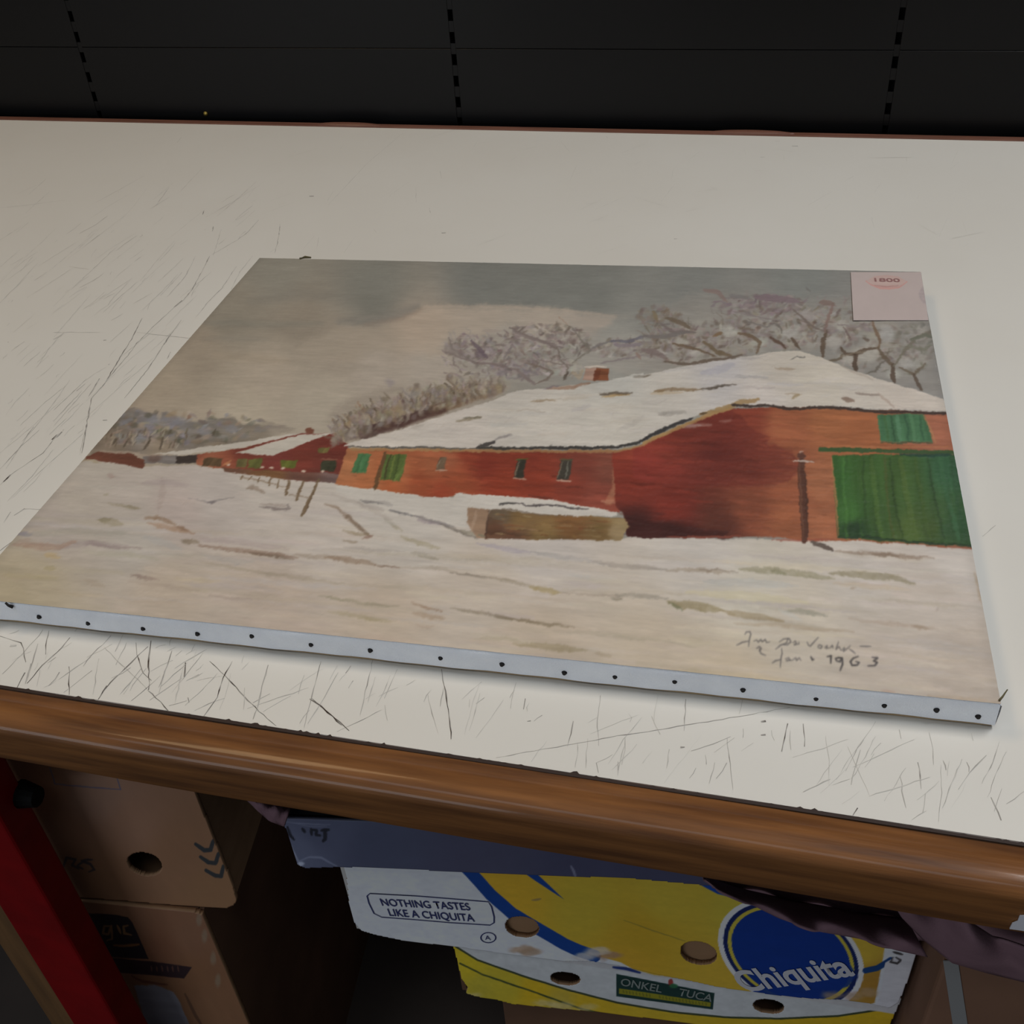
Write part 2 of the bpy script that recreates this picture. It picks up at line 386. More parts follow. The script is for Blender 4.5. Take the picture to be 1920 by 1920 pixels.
for pts, w, a in [([(828,1255),(832,1285),(838,1310),(846,1385)],.9,1), ([(832,1290),(825,1325)],.6,.6), ([(585,1310),(655,1370)],.7,.9), ([(700,1235),(690,1275),(676,1340)],.6,.6),
    ([(930,1421),(1130,1385),(1311,1356),(1480,1327)],.45,.6), ([(1286,1311),(1283,1371)],.6,.5), ([(1392,1312),(1387,1340)],.5,.35), ([(1477,1357),(1466,1410)],.9,.85), ([(1506,1357),(1509,1400)],.7,.7),
    ([(1686,1368),(1690,1386)],.5,.4), ([(1821,1375),(1824,1389)],.5,.4), ([(1842,1006),(1867,985)],.7,.35), ([(1599,1529),(1607,1515)],.8,.8), ([(1858,1495),(1877,1538)],.9,.6), ([(1735,1488),(1731,1525)],.6,.35),
    ([(1118,1430),(1122,1448)],.8,.6), ([(1102,1385),(1098,1440)],.5,.4), ([(1170,1400),(1160,1445)],.6,.5), ([(985,1310),(982,1330)],.7,.7), ([(1075,1352),(1065,1400)],.7,.6), ([(1255,1405),(1250,1440)],.5,.4), ([(1340,1430),(1330,1470)],.6,.45), ([(745,1255),(720,1310)],.6,.5), ([(900,1300),(880,1370)],.5,.35)]: scp(pts, w, a)
for pts, w, a in [([(850,60),(780,190),(730,250),(690,280)],1.0,.6), ([(725,250),(680,290)],1.8,.85), ([(690,280),(560,400),(470,490),(420,560),(350,640),(270,740)],.9,.55), ([(270,740),(215,800),(205,860),(190,940),(160,1110)],1.2,.7),
    ([(500,350),(440,470),(400,530),(300,700),(270,745)],1.1,.8), ([(720,360),(640,470),(530,640),(400,800)],1.0,.6), ([(660,440),(620,500)],1.6,.6), ([(1030,60),(950,180),(870,260),(800,350)],.8,.45), ([(0,430),(260,430)],.7,.3), ([(470,430),(780,465)],.7,.35),
    ([(0,470),(40,450),(60,430)],2.2,.25), ([(90,60),(200,75)],.6,.25), ([(130,760),(180,720)],1.4,.5), ([(0,870),(190,690)],.8,.4), ([(0,930),(160,760)],.8,.4), ([(260,690),(200,790)],1.2,.5), ([(20,1020),(50,990)],1.6,.6), ([(0,960),(210,720)],.7,.4), ([(660,540),(640,580)],.9,.6), ([(800,0),(740,120),(640,230)],.7,.35), ([(880,0),(850,60)],.9,.6), ([(1120,0),(1050,90),(1000,190)],.7,.35)]: sc(1, pts, w, a)
for pts, w, a in [([(800,850),(796,868)],1.2,.7), ([(765,790),(760,806)],1.2,.6), ([(970,825),(930,870),(890,900),(830,935),(795,955)],1.0,.5), ([(1050,840),(1045,890),(1030,950)],1.0,.5), ([(1510,500),(1380,610),(1230,770)],.7,.22), ([(830,860),(800,960)],.7,.35), ([(0,780),(100,770),(250,750)],.7,.2), ([(0,900),(80,850)],.8,.25), ([(680,515),(665,535)],1.6,.2), ([(1610,780),(1615,800)],1.2,.2), ([(1650,640),(1655,670)],1.2,.15), ([(1560,700),(1560,760)],1,.15)]: sc(9, pts, w, a)
for pts, w, a in [([(490,0),(470,60),(450,160)],.6,.5), ([(330,40),(240,150),(60,270),(0,330)],.9,.6), ([(320,45),(290,75)],1.6,.9), ([(60,270),(20,310)],1.8,.9), ([(220,20),(120,110),(0,240)],.8,.6), ([(190,0),(130,80)],.9,.7), ([(140,460),(80,500)],1.2,.5), ([(240,465),(130,465)],.6,.5), ([(60,480),(20,540)],.8,.4), ([(130,600),(0,700)],1.0,.8), ([(90,630),(20,680)],.8,.6), ([(300,130),(180,280),(40,420)],.6,.35)]: sc(4, pts, w, a)
for k in range(330):      # a haze of finer scratches on the worn left side
    x = rng.uniform(-20, 470); y = rng.uniform(360, 1100)
    if x > 470-(y-470)*.86-15: continue
    q = hit_z(x, y, 0); an = math.radians(rng.gauss(90, 7)); L = rng.uniform(.015, .13)*rng.random()
    SCR.append(([(q[0], q[1]), (q[0]+L*.5*math.cos(an)+rng.gauss(0, .001), q[1]+L*.5*math.sin(an)), (q[0]+L*math.cos(an), q[1]+L*math.sin(an))], rng.uniform(.4, .9), rng.uniform(.08, .40)))
for k in range(190):      # and along the front strip
    x = rng.uniform(-20, 1950)**1.0; yy = 1290+x*.154; y = rng.uniform(yy-130, yy-6)
    if x > 900 and rng.random() < .45: continue
    q = hit_z(x, y, 0); an = math.radians(rng.choice([rng.gauss(68, 12), rng.gauss(100, 10), rng.gauss(45, 10)])); L = rng.uniform(.006, .04)
    if q[1]+L*math.sin(an) > .048+(q[0]+.16)*.037-.002: L = .006
    if q[1] < .003: continue
    SCR.append(([(q[0], q[1]), (q[0]+L*.5*math.cos(an)+rng.gauss(0, .0006), q[1]+L*.5*math.sin(an)), (q[0]+L*math.cos(an), q[1]+L*math.sin(an))], rng.uniform(.25, .7), rng.uniform(.12, .6)))
for k in range(60):
    x = rng.uniform(450, 1920); y = rng.uniform(260, 480)
    q = hit_z(x, y, 0); an = math.radians(rng.gauss(70, 35)); L = rng.uniform(.006, .05)
    SCR.append(([(q[0], q[1]), (q[0]+L*math.cos(an), q[1]+L*math.sin(an))], rng.uniform(.4, .8), rng.uniform(.04, .14)))
for (x, y, w, a) in ((584, 368, 3, .8), (1267, 448, 2.0, .6), (832, 437, 2.6, .45), (1490, 274, 4, .3), (1431, 1353, 1.4, .9), (1431, 1378, 1.4, .7), (1280, 1401, 1.4, .8), (992, 1352, 1.2, .8), (1430, 295, 3, .15), (1458, 265, 3, .2), (197, 638, 1.6, .5), (430, 650, 1.5, .4), (197, 788, 2, .6), (25, 1211, 2.4, .25)):
    q = hit_z(x, y, 0); SCR.append(([(q[0]-w*.0008, q[1]-.0004), (q[0]+w*.0008, q[1]+.0004)], w, a))
vs = []; fs = []; al = []
zz = 0
for pts, w, a in SCR:
    P = [np.array((p[0], p[1])) for p in pts]; D = [P[0]]
    for p, q in zip(P[:-1], P[1:]):
        m_ = max(1, int(np.linalg.norm(q-p)/.004))
        for k in range(1, m_+1): D.append(p+(q-p)*k/m_+np.array((rng.gauss(0, .00018), rng.gauss(0, .00022))))
    zz = (zz+1) % 40
    n = len(D); ws = [w*.00088*(.3+.9*rng.random())*(.35+.65*math.sin(math.pi*(i+.5)/n)) for i in range(n)]
    v, f = ribbon([(d[0], d[1], .00010+zz*.000003) for d in D], ws, (0, 0, 1))
    b = len(vs); vs += v; fs += [tuple(b+i for i in ff) for ff in f]
    for i in range(n):
        e = min(1, a*(.45+.75*rng.random())); al += [e, e]
me = mesh_from(vs, fs)
at = me.color_attributes.new('paint', 'FLOAT_COLOR', 'POINT')
al = np.array(al)[:, None]; cc = np.array(LAM)*.97*(1-al)+np.array((.045, .028, .02))*al
at.data.foreach_set('color', np.c_[cc, np.ones(len(cc))].astype(np.float32).ravel())
s_ = child(link('scratches', me, mat_attr('scratched_laminate', rough=.8, spec=.1))); s_['kind'] = 'stuff'
# red leg with black bolt, brown board behind it, other legs
LX0, LX1 = -.2005, -.1520
leg = child(link('leg', box_mesh(LX0, LX1, -.010, .016, FLOOR, -.0352, .003, 3), M_red)); leg['label'] = 'red painted steel leg'
for (a, b, c, d) in ((1.15, 1.20, -.010, .016), (1.15, 1.20, .88, .91), (-1.25, -1.20, .88, .91)):
    child(link('leg', box_mesh(a, b, c, d, FLOOR, -.0352, .003, 2), M_red))
qb = hit_plane(72, 1516, (LX1, 0, 0), (1, 0, 0))
bm = bmesh.new(); bmesh.ops.create_cone(bm, cap_ends=True, segments=14, radius1=.010, radius2=.007, depth=.014)
bmesh.ops.rotate(bm, verts=bm.verts, matrix=Matrix.Rotation(math.pi/2, 3, 'Y')); bmesh.ops.translate(bm, verts=bm.verts, vec=(LX1+.005, .013, qb[2]+.023)); me = bpy.data.meshes.new('m'); bm.to_mesh(me); bm.free()
bo = link('bolt', me, M_blackpl, leg); bo['label'] = 'black plastic bolt knob'
child(link('frame_board', box_mesh(-.268, -.215, .018, .034, FLOOR, -.0352, .001, 1), M_plank))
# torn scrap of white paper under the edge, far right
q = [hit_y(x, y, -.0268) for x, y in ((1893, 1742), (1898, 1732), (1908, 1728), (1912, 1718), (1935, 1716), (1940, 1750), (1915, 1745))]
pm = mesh_from([tuple(v) for v in q]+[(v[0], v[1]+.0006, v[2]) for v in q], [tuple(range(7)), tuple(range(13, 6, -1))]+[(i, i+7, (i+1) % 7+7, (i+1) % 7) for i in range(7)])
child(link('paper_scrap', pm, M_paper))['label'] = 'torn scrap of white paper'

def adopt(parent, o):
    o.parent = parent; o.matrix_parent_inverse = parent.matrix_basis.inverted(); return o

# ================================================================== THE PAINTING
CW, CH, CT, TW = 0.60, 0.4852, 0.0182, 0.0034
CX, CY, CA = -0.1608, 0.0484, 0.0369
cA, sA = math.cos(CA), math.sin(CA)
def canvas_pt(u, v, z):       # u,v in metres from the lower left corner
    return np.stack([CX+u*cA-v*sA, CY+u*sA+v*cA, z+0*u], -1)
def top_z(U, V): return CT+TW*(2*U-1)*(1-V)        # slightly warped stretcher; V = 0 at the far edge
def pos_canvas(U, V): return canvas_pt(U*CW, (1-V)*CH, top_z(U, V))
cor = np.array([[0, 0], [1, 0], [1, 1], [0, 1.]])
Hc = homography(cor, [proj(pos_canvas(np.array(a), np.array(b))) for a, b in cor])
P = Painter(1300, 640, Hc, seed=3)
rnd = P.rg
def mixc(a, b, t): return tuple(a[i]*(1-t)+b[i]*t for i in range(3))
def jit(c, d=8):
    e = rnd.gauss(0, d); return tuple(max(0, v+e+rnd.gauss(0, d*.35)) for v in c)
# --- sky
sky = [(520,510,(131,127,115)),(700,530,(118,117,108)),(900,530,(111,112,106)),(1100,540,(112,113,107)),(1300,540,(116,117,112)),(1500,525,(116,118,113)),(1700,520,(120,121,116)),
       (430,590,(131,124,110)),(560,600,(136,126,111)),(700,560,(114,113,104)),(1000,555,(112,113,107)),(370,650,(142,130,113)),(300,730,(152,139,120)),(500,700,(156,144,127)),(640,650,(148,136,120)),(700,690,(156,145,131)),
       (450,780,(161,150,131)),(600,760,(158,148,131)),(250,770,(150,136,118)),(800,680,(157,147,134)),(760,620,(160,144,127)),(1150,660,(140,138,130)),(1250,600,(122,122,116)),(1400,600,(124,122,116)),(1700,650,(126,124,118)),(1600,560,(120,119,114)),(1750,720,(126,124,120)),(1720,600,(126,122,115)),(1300,660,(142,137,127)),(300,800,(150,138,120))]
P.img[:] = idw(sky, P.X, P.Y, 3.2)*(1+.035*fbm(P.nv, P.nu, 40, 120, 9)[..., None]+.015*P.nf[..., None])
# pale rosy cloud below the grey bank
cl = R(2)((250,380),(420,350),(520,320),(560,290),(700,280),(1000,285),(1300,300),(1640,340),(1600,400),(1500,460),(1300,520),(1000,560),(600,560),(300,520),(0,560),(-200,600),(-100,480),(100,400))
P.poly(cl, lambda x, y: idw([(700,640,(150,138,122)),(780,600,(162,146,128)),(900,590,(163,149,133)),(1000,600,(163,150,135)),(1130,600,(157,145,132)),(950,650,(155,147,134)),(620,660,(148,137,121))], x, y), rough=6, soft=9, alpha=.85, tex=.03)
P.stroke(R(2)((560,290),(700,280),(1000,285),(1300,300),(1640,338)), 5, (170,152,134), alpha=.5, soft=4)
P.stroke(R(2)((240,385),(420,352),(520,320),(555,300)), 9, (150,122,102), alpha=.4, soft=6)
P.stroke(R(2)((100,370),(300,360),(480,310),(540,285)), 22, (110,108,101), alpha=.6, soft=9)
for pts, c, w, a in [([(850,380),(1000,375),(1200,388),(1500,380)], (119,117,106), 12, .5), ([(850,470),(1000,465),(1200,470)], (122,118,108), 8, .4), ([(1500,640),(1650,620),(1800,625)], (140,130,116), 10, .4), ([(1100,250),(1400,220),(1700,240)], (116,113,104), 22, .35), ([(900,560),(1300,590)], (150,136,116), 18, .4)]:
    P.stroke(R(1)(*pts), w, c, alpha=a, soft=7)
for k in range(150):
    x = rnd.uniform(250, 1700); y = rnd.uniform(490, 800); a = rnd.gauss(-.08, .2); L = rnd.uniform(20, 70)
    P.stroke([(x, y), (x+L*math.cos(a), y+L*math.sin(a))], rnd.uniform(4, 12), tuple(np.clip(idw(sky, np.array(x), np.array(y))*255+rnd.gauss(0, 4), 0, 255)) if (y < 570 or x < 600) else (157,147,133), alpha=.16, soft=4, lift=.2)
# --- snow field
gnd = [(230,900,(166,156,146)),(100,1000,(160,150,141)),(60,1080,(160,148,124)),(20,1110,(156,144,118)),(150,960,(162,153,141)),(400,930,(167,158,150)),(330,960,(165,152,144)),(600,1000,(174,165,155)),(480,900,(172,164,154)),(300,1100,(166,152,135)),(700,1150,(170,155,137)),
       (900,1100,(174,162,147)),(1000,1030,(176,168,160)),(1300,1040,(178,171,162)),(1500,1150,(178,168,152)),(1750,1100,(174,163,151)),(1800,1250,(166,153,139)),(1200,1220,(173,159,139)),(1400,1120,(178,171,156)),(1000,1200,(171,156,137)),(1600,1060,(178,170,160)),(1780,1050,(178,170,161)),(750,1000,(175,168,158)),(700,930,(176,170,160)),(500,1130,(168,153,138)),(250,1020,(165,158,148)),(1650,1240,(172,160,146)),(1350,1270,(176,161,138)),(200,870,(166,158,146))]
gp = R(1)((120,1180),(200,1140),(480,1185),(800,1178),(950,1205),(1300,1255),(1560,1275))+R(5)((70,325),(340,355),(540,385),(700,400),(850,600),(900,625),(1700,620))+[(1500,1010),(1570,1008),(1840,1022),(1960,1400),(-150,1400),(-150,1050)]
P.poly(gp, lambda x, y: idw(gnd, x, y, 3.2), rough=1.5, soft=1.5, tex=.045, lift=.3)
for k in range(420):     # broad horizontal brushwork in the snow
    y = rnd.uniform(900, 1290); x = rnd.uniform(-60, 1860); L = rnd.uniform(30, 150); sl = .03+.09*(y-880)/400+rnd.gauss(0, .02)
    c = idw(gnd, np.array(float(x)), np.array(float(y)))*255*(1+rnd.gauss(.01, .022))+np.array([rnd.gauss(0, 2.5), 0, rnd.gauss(0, 4)])
    if y < 905+(x-200)*.03 or (x > 640 and y < 1030): continue
    P.stroke([(x, y), (x+L*.5, y+sl*L*.5+rnd.gauss(0, 1)), (x+L, y+sl*L)], rnd.uniform(3, 13), tuple(c), alpha=rnd.uniform(.25, .6), soft=3, dry=.3, lift=.5)
for k in range(110):     # long soft glazes, tan, olive, lilac and cream
    y = rnd.uniform(950, 1290); x = rnd.uniform(-60, 1700); L = rnd.uniform(90, 320); sl = .035+.085*(y-900)/380
    if x > 600 and y < 1035: continue
    P.stroke([(x, y), (x+L*.4, y+sl*L*.4+rnd.gauss(0, 2)), (x+L, y+sl*L)], rnd.uniform(4, 11), rnd.choice([(158,146,124),(150,140,120),(164,158,156),(186,176,160),(184,172,146),(168,152,134),(160,150,148)]), alpha=rnd.uniform(.25, .55), soft=3.5, taper=.8, rough=3, dry=.5, lift=.5)
def marks(k, L):
    for pts, w, c, a in L: P.stroke(R(k)(*pts), w, c, alpha=a, soft=2.2, taper=.7, rough=2.2, dry=.35, lift=.6)
OL, BR, MV, BG = (134,122,98), (125,104,86), (142,129,125), (140,138,138)
marks(4, [([(1040,400),(1150,425),(1240,405),(1300,395)],2.5,(110,104,104),.8), ([(1145,425),(1200,420)],4,(92,86,88),.8), ([(1370,345),(1410,335),(1460,370)],8,(122,104,88),.75), ([(1440,445),(1500,455),(1600,460),(1590,435)],5,(96,84,82),.85), ([(1440,430),(1590,440)],4,(140,125,116),.7),
    ([(540,520),(600,530),(680,550)],11,(132,122,98),.7), ([(545,520),(610,528)],9,(120,112,84),.6), ([(600,430),(690,445),(770,462)],5,(140,130,108),.7), ([(680,450),(770,462)],7,(132,122,98),.6), ([(575,390),(605,380)],3,(130,125,95),.7),
    ([(805,515),(870,510),(970,545)],8,(130,104,80),.8), ([(820,540),(950,570),(1080,600)],11,(148,118,94),.75), ([(960,550),(1050,590)],5,(122,94,72),.7), ([(1015,640),(1100,650)],9,(122,108,88),.85), ([(1100,662),(1300,690),(1500,715),(1640,735)],9,(128,104,88),.8), ([(1350,700),(1500,725),(1620,745)],6,(106,88,72),.75), ([(1620,715),(1760,728),(1920,750)],9,(132,116,98),.6),
    ([(1100,630),(1300,640),(1600,690)],12,(150,134,132),.45), ([(470,660),(620,675),(780,690)],6,(122,106,104),.7), ([(300,690),(480,655),(700,670)],12,(138,124,122),.5), ([(100,600),(180,612)],9,(122,120,132),.75), ([(140,610),(400,590),(700,600)],16,(146,142,130),.5), ([(80,665),(300,680),(420,650)],13,(148,118,100),.65), ([(60,670),(160,640)],12,(150,128,116),.5), ([(240,720),(320,735)],12,(166,142,98),.7), ([(250,800),(300,795)],8,(138,126,88),.6), ([(480,650),(560,660)],8,(136,120,118),.6),
    ([(720,840),(800,845),(870,862)],7,(132,114,104),.8), ([(700,870),(900,900),(1100,915)],9,(148,132,120),.4), ([(1150,945),(1260,960),(1380,975)],6,(142,126,116),.6), ([(1750,955),(1840,965),(1920,975)],5,(138,130,108),.7), ([(900,290),(905,350),(870,470)],11,(150,134,126),.5), ([(790,320),(900,310),(1040,330)],12,(150,136,134),.55), ([(600,270),(640,280)],8,(150,124,116),.5), ([(470,185),(560,205)],4,(140,120,80),.6),
    ([(1000,640),(1050,655)],6,(120,108,92),.7), ([(790,790),(900,810),(1100,850)],12,(176,162,146),.6), ([(800,620),(900,650),(1010,690)],14,(160,156,150),.7), ([(1100,720),(1300,760),(1400,760)],10,(150,146,140),.5), ([(1100,760),(1500,830),(1900,880)],7,(146,134,112),.5), ([(460,860),(560,900)],12,(150,134,114),.4)])
marks(5, [([(0,435),(70,455),(130,510),(220,590),(265,610)],7,(128,108,90),.8), ([(120,500),(200,570),(250,605)],7,(104,86,68),.65), ([(105,580),(180,600),(240,600)],6,(128,112,84),.7), ([(100,640),(180,645)],5,(122,104,82),.7), ([(210,620),(270,605)],5,(120,88,74),.7), ([(370,545),(430,580)],7,(142,132,106),.6), ([(420,610),(520,650),(640,685)],9,(146,136,108),.7), ([(330,500),(400,560)],7,(148,142,128),.5),
    ([(100,680),(300,690),(440,700)],7,(140,132,124),.6), ([(480,705),(560,715),(630,740)],8,(130,122,104),.6), ([(0,735),(150,750),(280,775)],11,(128,106,86),.75), ([(280,775),(410,792)],4,(112,88,70),.8), ([(410,790),(600,790),(820,830)],7,(150,138,122),.6), ([(700,815),(820,835),(920,850)],4,(110,100,86),.7), ([(920,845),(1100,880),(1200,900)],7,(136,124,104),.75), ([(1150,895),(1250,915),(1320,925)],11,(146,128,84),.8), ([(1300,925),(1480,940),(1640,950)],5,(142,128,112),.7), ([(1620,945),(1750,945),(1920,960)],8,(122,116,104),.65), ([(1600,960),(1660,962)],3,(100,92,76),.7),
    ([(850,650),(950,670),(1150,705)],9,(150,142,150),.7), ([(1150,705),(1350,735),(1600,770)],9,(146,142,138),.6), ([(1500,755),(1750,785),(1920,800)],10,(138,128,118),.6), ([(0,960),(150,980),(400,1010)],7,(136,128,106),.65), ([(480,990),(560,1010),(640,1030)],5,(140,114,92),.75), ([(485,1045),(560,1055),(650,1070)],10,(150,128,106),.65), ([(690,1015),(850,1040),(1050,1080)],6,(122,110,90),.75), ([(950,1070),(1150,1095),(1390,1128)],6,(112,98,74),.75), ([(0,1040),(200,1065),(390,1090)],8,(146,134,104),.55), ([(170,1075),(300,1085)],6,(138,126,92),.5), ([(830,1190),(1050,1195),(1150,1220)],7,(148,136,112),.55), ([(1050,1215),(1250,1235),(1460,1255)],12,(136,122,90),.6), ([(1500,1275),(1600,1290)],6,(142,124,98),.5), ([(500,1110),(600,1125)],6,(150,128,110),.5), ([(1400,820),(1700,850),(1900,870)],12,(178,168,156),.5), ([(400,830),(700,870),(1100,930)],16,(176,164,150),.5)])
marks(6, [([(0,475),(200,470),(330,490)],8,(140,124,104),.7), ([(170,470),(280,470),(380,490)],3,(106,90,74),.7), ([(380,470),(560,470),(640,480),(900,520)],13,(126,120,92),.75), ([(880,490),(1050,500),(1250,520),(1340,540)],13,(124,114,84),.75), ([(560,470),(640,490)],8,(112,112,82),.6), ([(900,545),(1100,560),(1300,575)],9,(180,164,142),.8), ([(990,572),(1020,575)],4,(140,116,88),.6), ([(200,530),(450,540),(700,555)],16,(162,162,158),.6), ([(100,590),(400,610),(760,645)],16,(182,172,140),.7), ([(0,640),(100,660),(300,690)],15,(128,114,78),.75), ([(0,640),(80,680)],6,(98,100,68),.7), ([(280,690),(450,715),(620,745)],13,(134,116,84),.75), ([(620,690),(720,695),(850,712)],8,(126,124,108),.7), ([(360,755),(600,765),(820,790),(1000,800)],8,(152,134,110),.65), ([(980,730),(1200,760),(1460,790)],7,(154,136,118),.6), ([(1310,765),(1400,785)],7,(134,112,90),.55), ([(590,680),(720,740)],9,(172,172,166),.6), ([(900,375),(1100,385),(1300,400),(1440,412)],8,(126,106,88),.8), ([(1100,390),(1250,398)],6,(104,84,66),.7), ([(1440,690),(1460,670)],4,(140,120,110),.5), ([(1650,480),(1690,650)],6,(150,128,100),.6), ([(1720,700),(1780,1000)],7,(152,136,110),.6), ([(1400,1140),(1790,1180)],10,(150,130,104),.5), ([(0,1000),(600,1060),(1100,1120)],12,(172,156,124),.5), ([(1150,1115),(1220,1120)],3,(150,110,90),.6)])
P.stroke(R(6)((780,322),(830,345),(885,365)), 9, (88,76,68), alpha=.95, taper=.3)
# --- distant wood on the left
P.poly(R(1)((330,930),(400,890),(450,855),(560,890),(640,875),(720,930),(800,930),(900,920),(1000,912),(1060,950),(1150,950),(1250,950),(1350,970),(1200,1030),(1000,1060),(700,1105),(200,1120)), lambda x, y: idw([(230,790,(112,102,90)),(270,800,(116,112,112)),(330,800,(114,110,106)),(390,815,(112,108,102)),(430,805,(120,112,100)),(520,800,(136,126,112)),(480,820,(120,110,96)),(210,830,(120,106,90)),(300,840,(132,118,100)),(400,838,(124,110,92))], x, y), rough=4, soft=3.5, tex=.14)
for k in range(170):
    x = rnd.uniform(205, 500); y = 774+rnd.random()*58+max(0, (x-400)*.14)
    if y > 838-max(0, (x-330)*.13): continue
    c = rnd.choice([(122,120,126),(104,96,84),(90,84,70),(128,108,90),(140,128,110),(110,108,108)])
    P.dab(x, y, rnd.uniform(3, 11), rnd.uniform(2, 5), jit(c), alpha=rnd.uniform(.35, .75), ang=rnd.gauss(-.2, .4), soft=1, rough=1.5)
for k in range(70):
    x = rnd.uniform(195, 350); y = rnd.uniform(812, 842); L = rnd.uniform(6, 15)
    P.stroke([(x, y), (x+rnd.gauss(3, 3), y-L)], rnd.uniform(1.2, 3), jit(rnd.choice([(92,78,62),(146,132,112),(150,138,120),(104,90,74)])), alpha=.7, soft=1)
for (a, b) in (((390,1080),(420,1030)),((500,1090),(540,1040)),((585,1090),(610,1020)),((640,1000),(655,980)),((330,1060),(350,1030)),((880,1010),(900,980))): P.stroke(R(1)(a, b), 4, (74,64,52), alpha=.75)
for q in ((560,920),(650,935),(840,985),(985,975),(700,925)): P.dab(*R(1)(q)[0], 13, 8, (118,118,124), alpha=.6, soft=1)
for q in ((650,990),(905,1005),(450,955),(530,900)): P.dab(*R(1)(q)[0], 8, 5, (78,74,58), alpha=.6, soft=1)
P.stroke(R(1)((1100,1000),(1200,965),(1290,955)), 6, (124,114,104), alpha=.6, soft=3)
# --- low wall, sheds
P.poly(R(1)((180,1130),(260,1100),(420,1108),(510,1150),(495,1192),(180,1142)), (99,56,43), rough=1.5, tex=.2)
P.stroke(R(1)((260,1100),(430,1108),(520,1125),(700,1110)), 5, (146,130,114), alpha=.8)
P.poly(R(1)((500,1128),(690,1120),(690,1172),(500,1165)), (112,106,102), rough=1.5, tex=.15)
P.dab(*R(1)((560,1140))[0], 14, 7, (92,70,62), alpha=.7, soft=.9)
P.poly(R(1)((680,1128),(810,1118),(800,1168),(680,1172)), (54,46,43), rough=1)
P.poly(R(1)((800,1118),(1010,1085),(1300,1030),(1380,1000),(1560,992),(1640,1060),(1590,1225),(1300,1220),(950,1200),(790,1175)), lambda x, y: idw([(380,865,(150,90,62)),(420,870,(140,74,52)),(450,850,(112,50,40)),(520,868,(116,50,44)),(560,860,(112,48,38)),(620,830,(106,44,36)),(600,870,(104,46,38)),(370,850,(124,62,46))], x, y), rough=1, tex=.14)
P.poly(R(1)((560,1112),(760,1085),(1100,1040),(1320,1000),(1370,1003),(1240,1035),(1000,1085),(720,1118)), (171,164,152), rough=1, tex=.05)
P.stroke(R(1)((1010,1095),(1200,1048),(1380,1003)), 4, (106,48,38), alpha=.95)
P.poly(R(1)((1010,1106),(1160,1062),(1370,1008),(1450,1000),(1560,990),(1210,1126),(1100,1112)), (173,166,153), rough=1, tex=.05)
P.dab(*R(1)((1425,982))[0], 9, 6, (108,62,46), alpha=.95)
for x0, x1, y0, y1, c in ((1020,1080,1140,1190,(92,84,48)),(1085,1160,1140,1192,(84,86,40)),(1262,1352,1145,1192,(86,92,34)),(1490,1572,1150,1212,(48,50,36)),(1472,1530,1075,1108,(98,88,46)),(830,940,1138,1182,(88,68,46))):
    P.poly(R(1)((x0,y0),(x1,y0),(x1-12,y1),(x0-8,y1)), c, rough=1.5, tex=.25, dirn='v')
P.stroke(R(1)((1485,1140),(1575,1145)), 3, (128,84,64), alpha=.8)
P.poly(R(1)((930,1192),(1300,1212),(1590,1222),(1575,1278),(1300,1258),(950,1212)), lambda x, y: idw([(420,880,(92,62,48)),(500,893,(112,76,46)),(560,895,(98,64,54)),(620,898,(102,80,76))], x, y), rough=1.2, tex=.2)
for q in ((1210,1192),(1268,1196),(1390,1206),(1490,1214),(1160,1188),(970,1170)): P.dab(*R(1)(q)[0], 4, 2.2, (184,166,146), alpha=.9, soft=.9)
P.stroke(R(1)((940,1180),(985,1150)), 4, (170,110,70), alpha=.8)
# fence running out into the snow
for a, b, w in (((1350,275),(1340,295),3),((1395,282),(1382,300),3),((1440,290),(1430,312),3.5),((1500,290),(1490,330),4),((1545,300),(1535,345),4),((1605,305),(1578,385),5),((1680,305),(1638,412),5),((1770,295),(1735,370),5),((1735,370),(1672,495),6.5)):
    P.stroke(R(4)(a, b), w, (104,84,60), alpha=.9, taper=.3, soft=1)
P.stroke(R(4)((1330,285),(1450,305),(1600,345)), 3, (130,110,88), alpha=.7); P.stroke(R(4)((1595,385),(1660,390),(1720,400)), 3, (120,100,80), alpha=.6)
P.stroke(R(4)((1690,480),(1740,370)), 2, (84,66,48), alpha=.7)
# --- bank left of the trough
P.poly(R(5)((70,325),(340,355),(700,395),(810,440),(820,560),(700,560),(400,470),(200,400),(60,360)), (177,171,161), rough=2, soft=2, tex=.05)
for pts, w, c, a in [([(205,412),(320,432)],5,(112,108,106),.75), ([(370,465),(490,495)],4,(84,82,84),.85), ([(490,495),(640,540),(720,560)],7,(104,98,98),.8), ([(640,545),(720,575),(860,620)],5,(98,90,82),.8), ([(380,440),(300,420)],9,(142,136,132),.5), ([(520,520),(640,550)],6,(136,122,128),.6), ([(40,380),(200,440),(380,520)],9,(158,148,138),.5), ([(760,580),(880,600)],8,(118,112,92),.6), ([(190,430),(330,470)],8,(146,136,128),.5)]:
    P.stroke(R(5)(*pts), w, c, alpha=a, soft=1.8, rough=2, dry=.3)
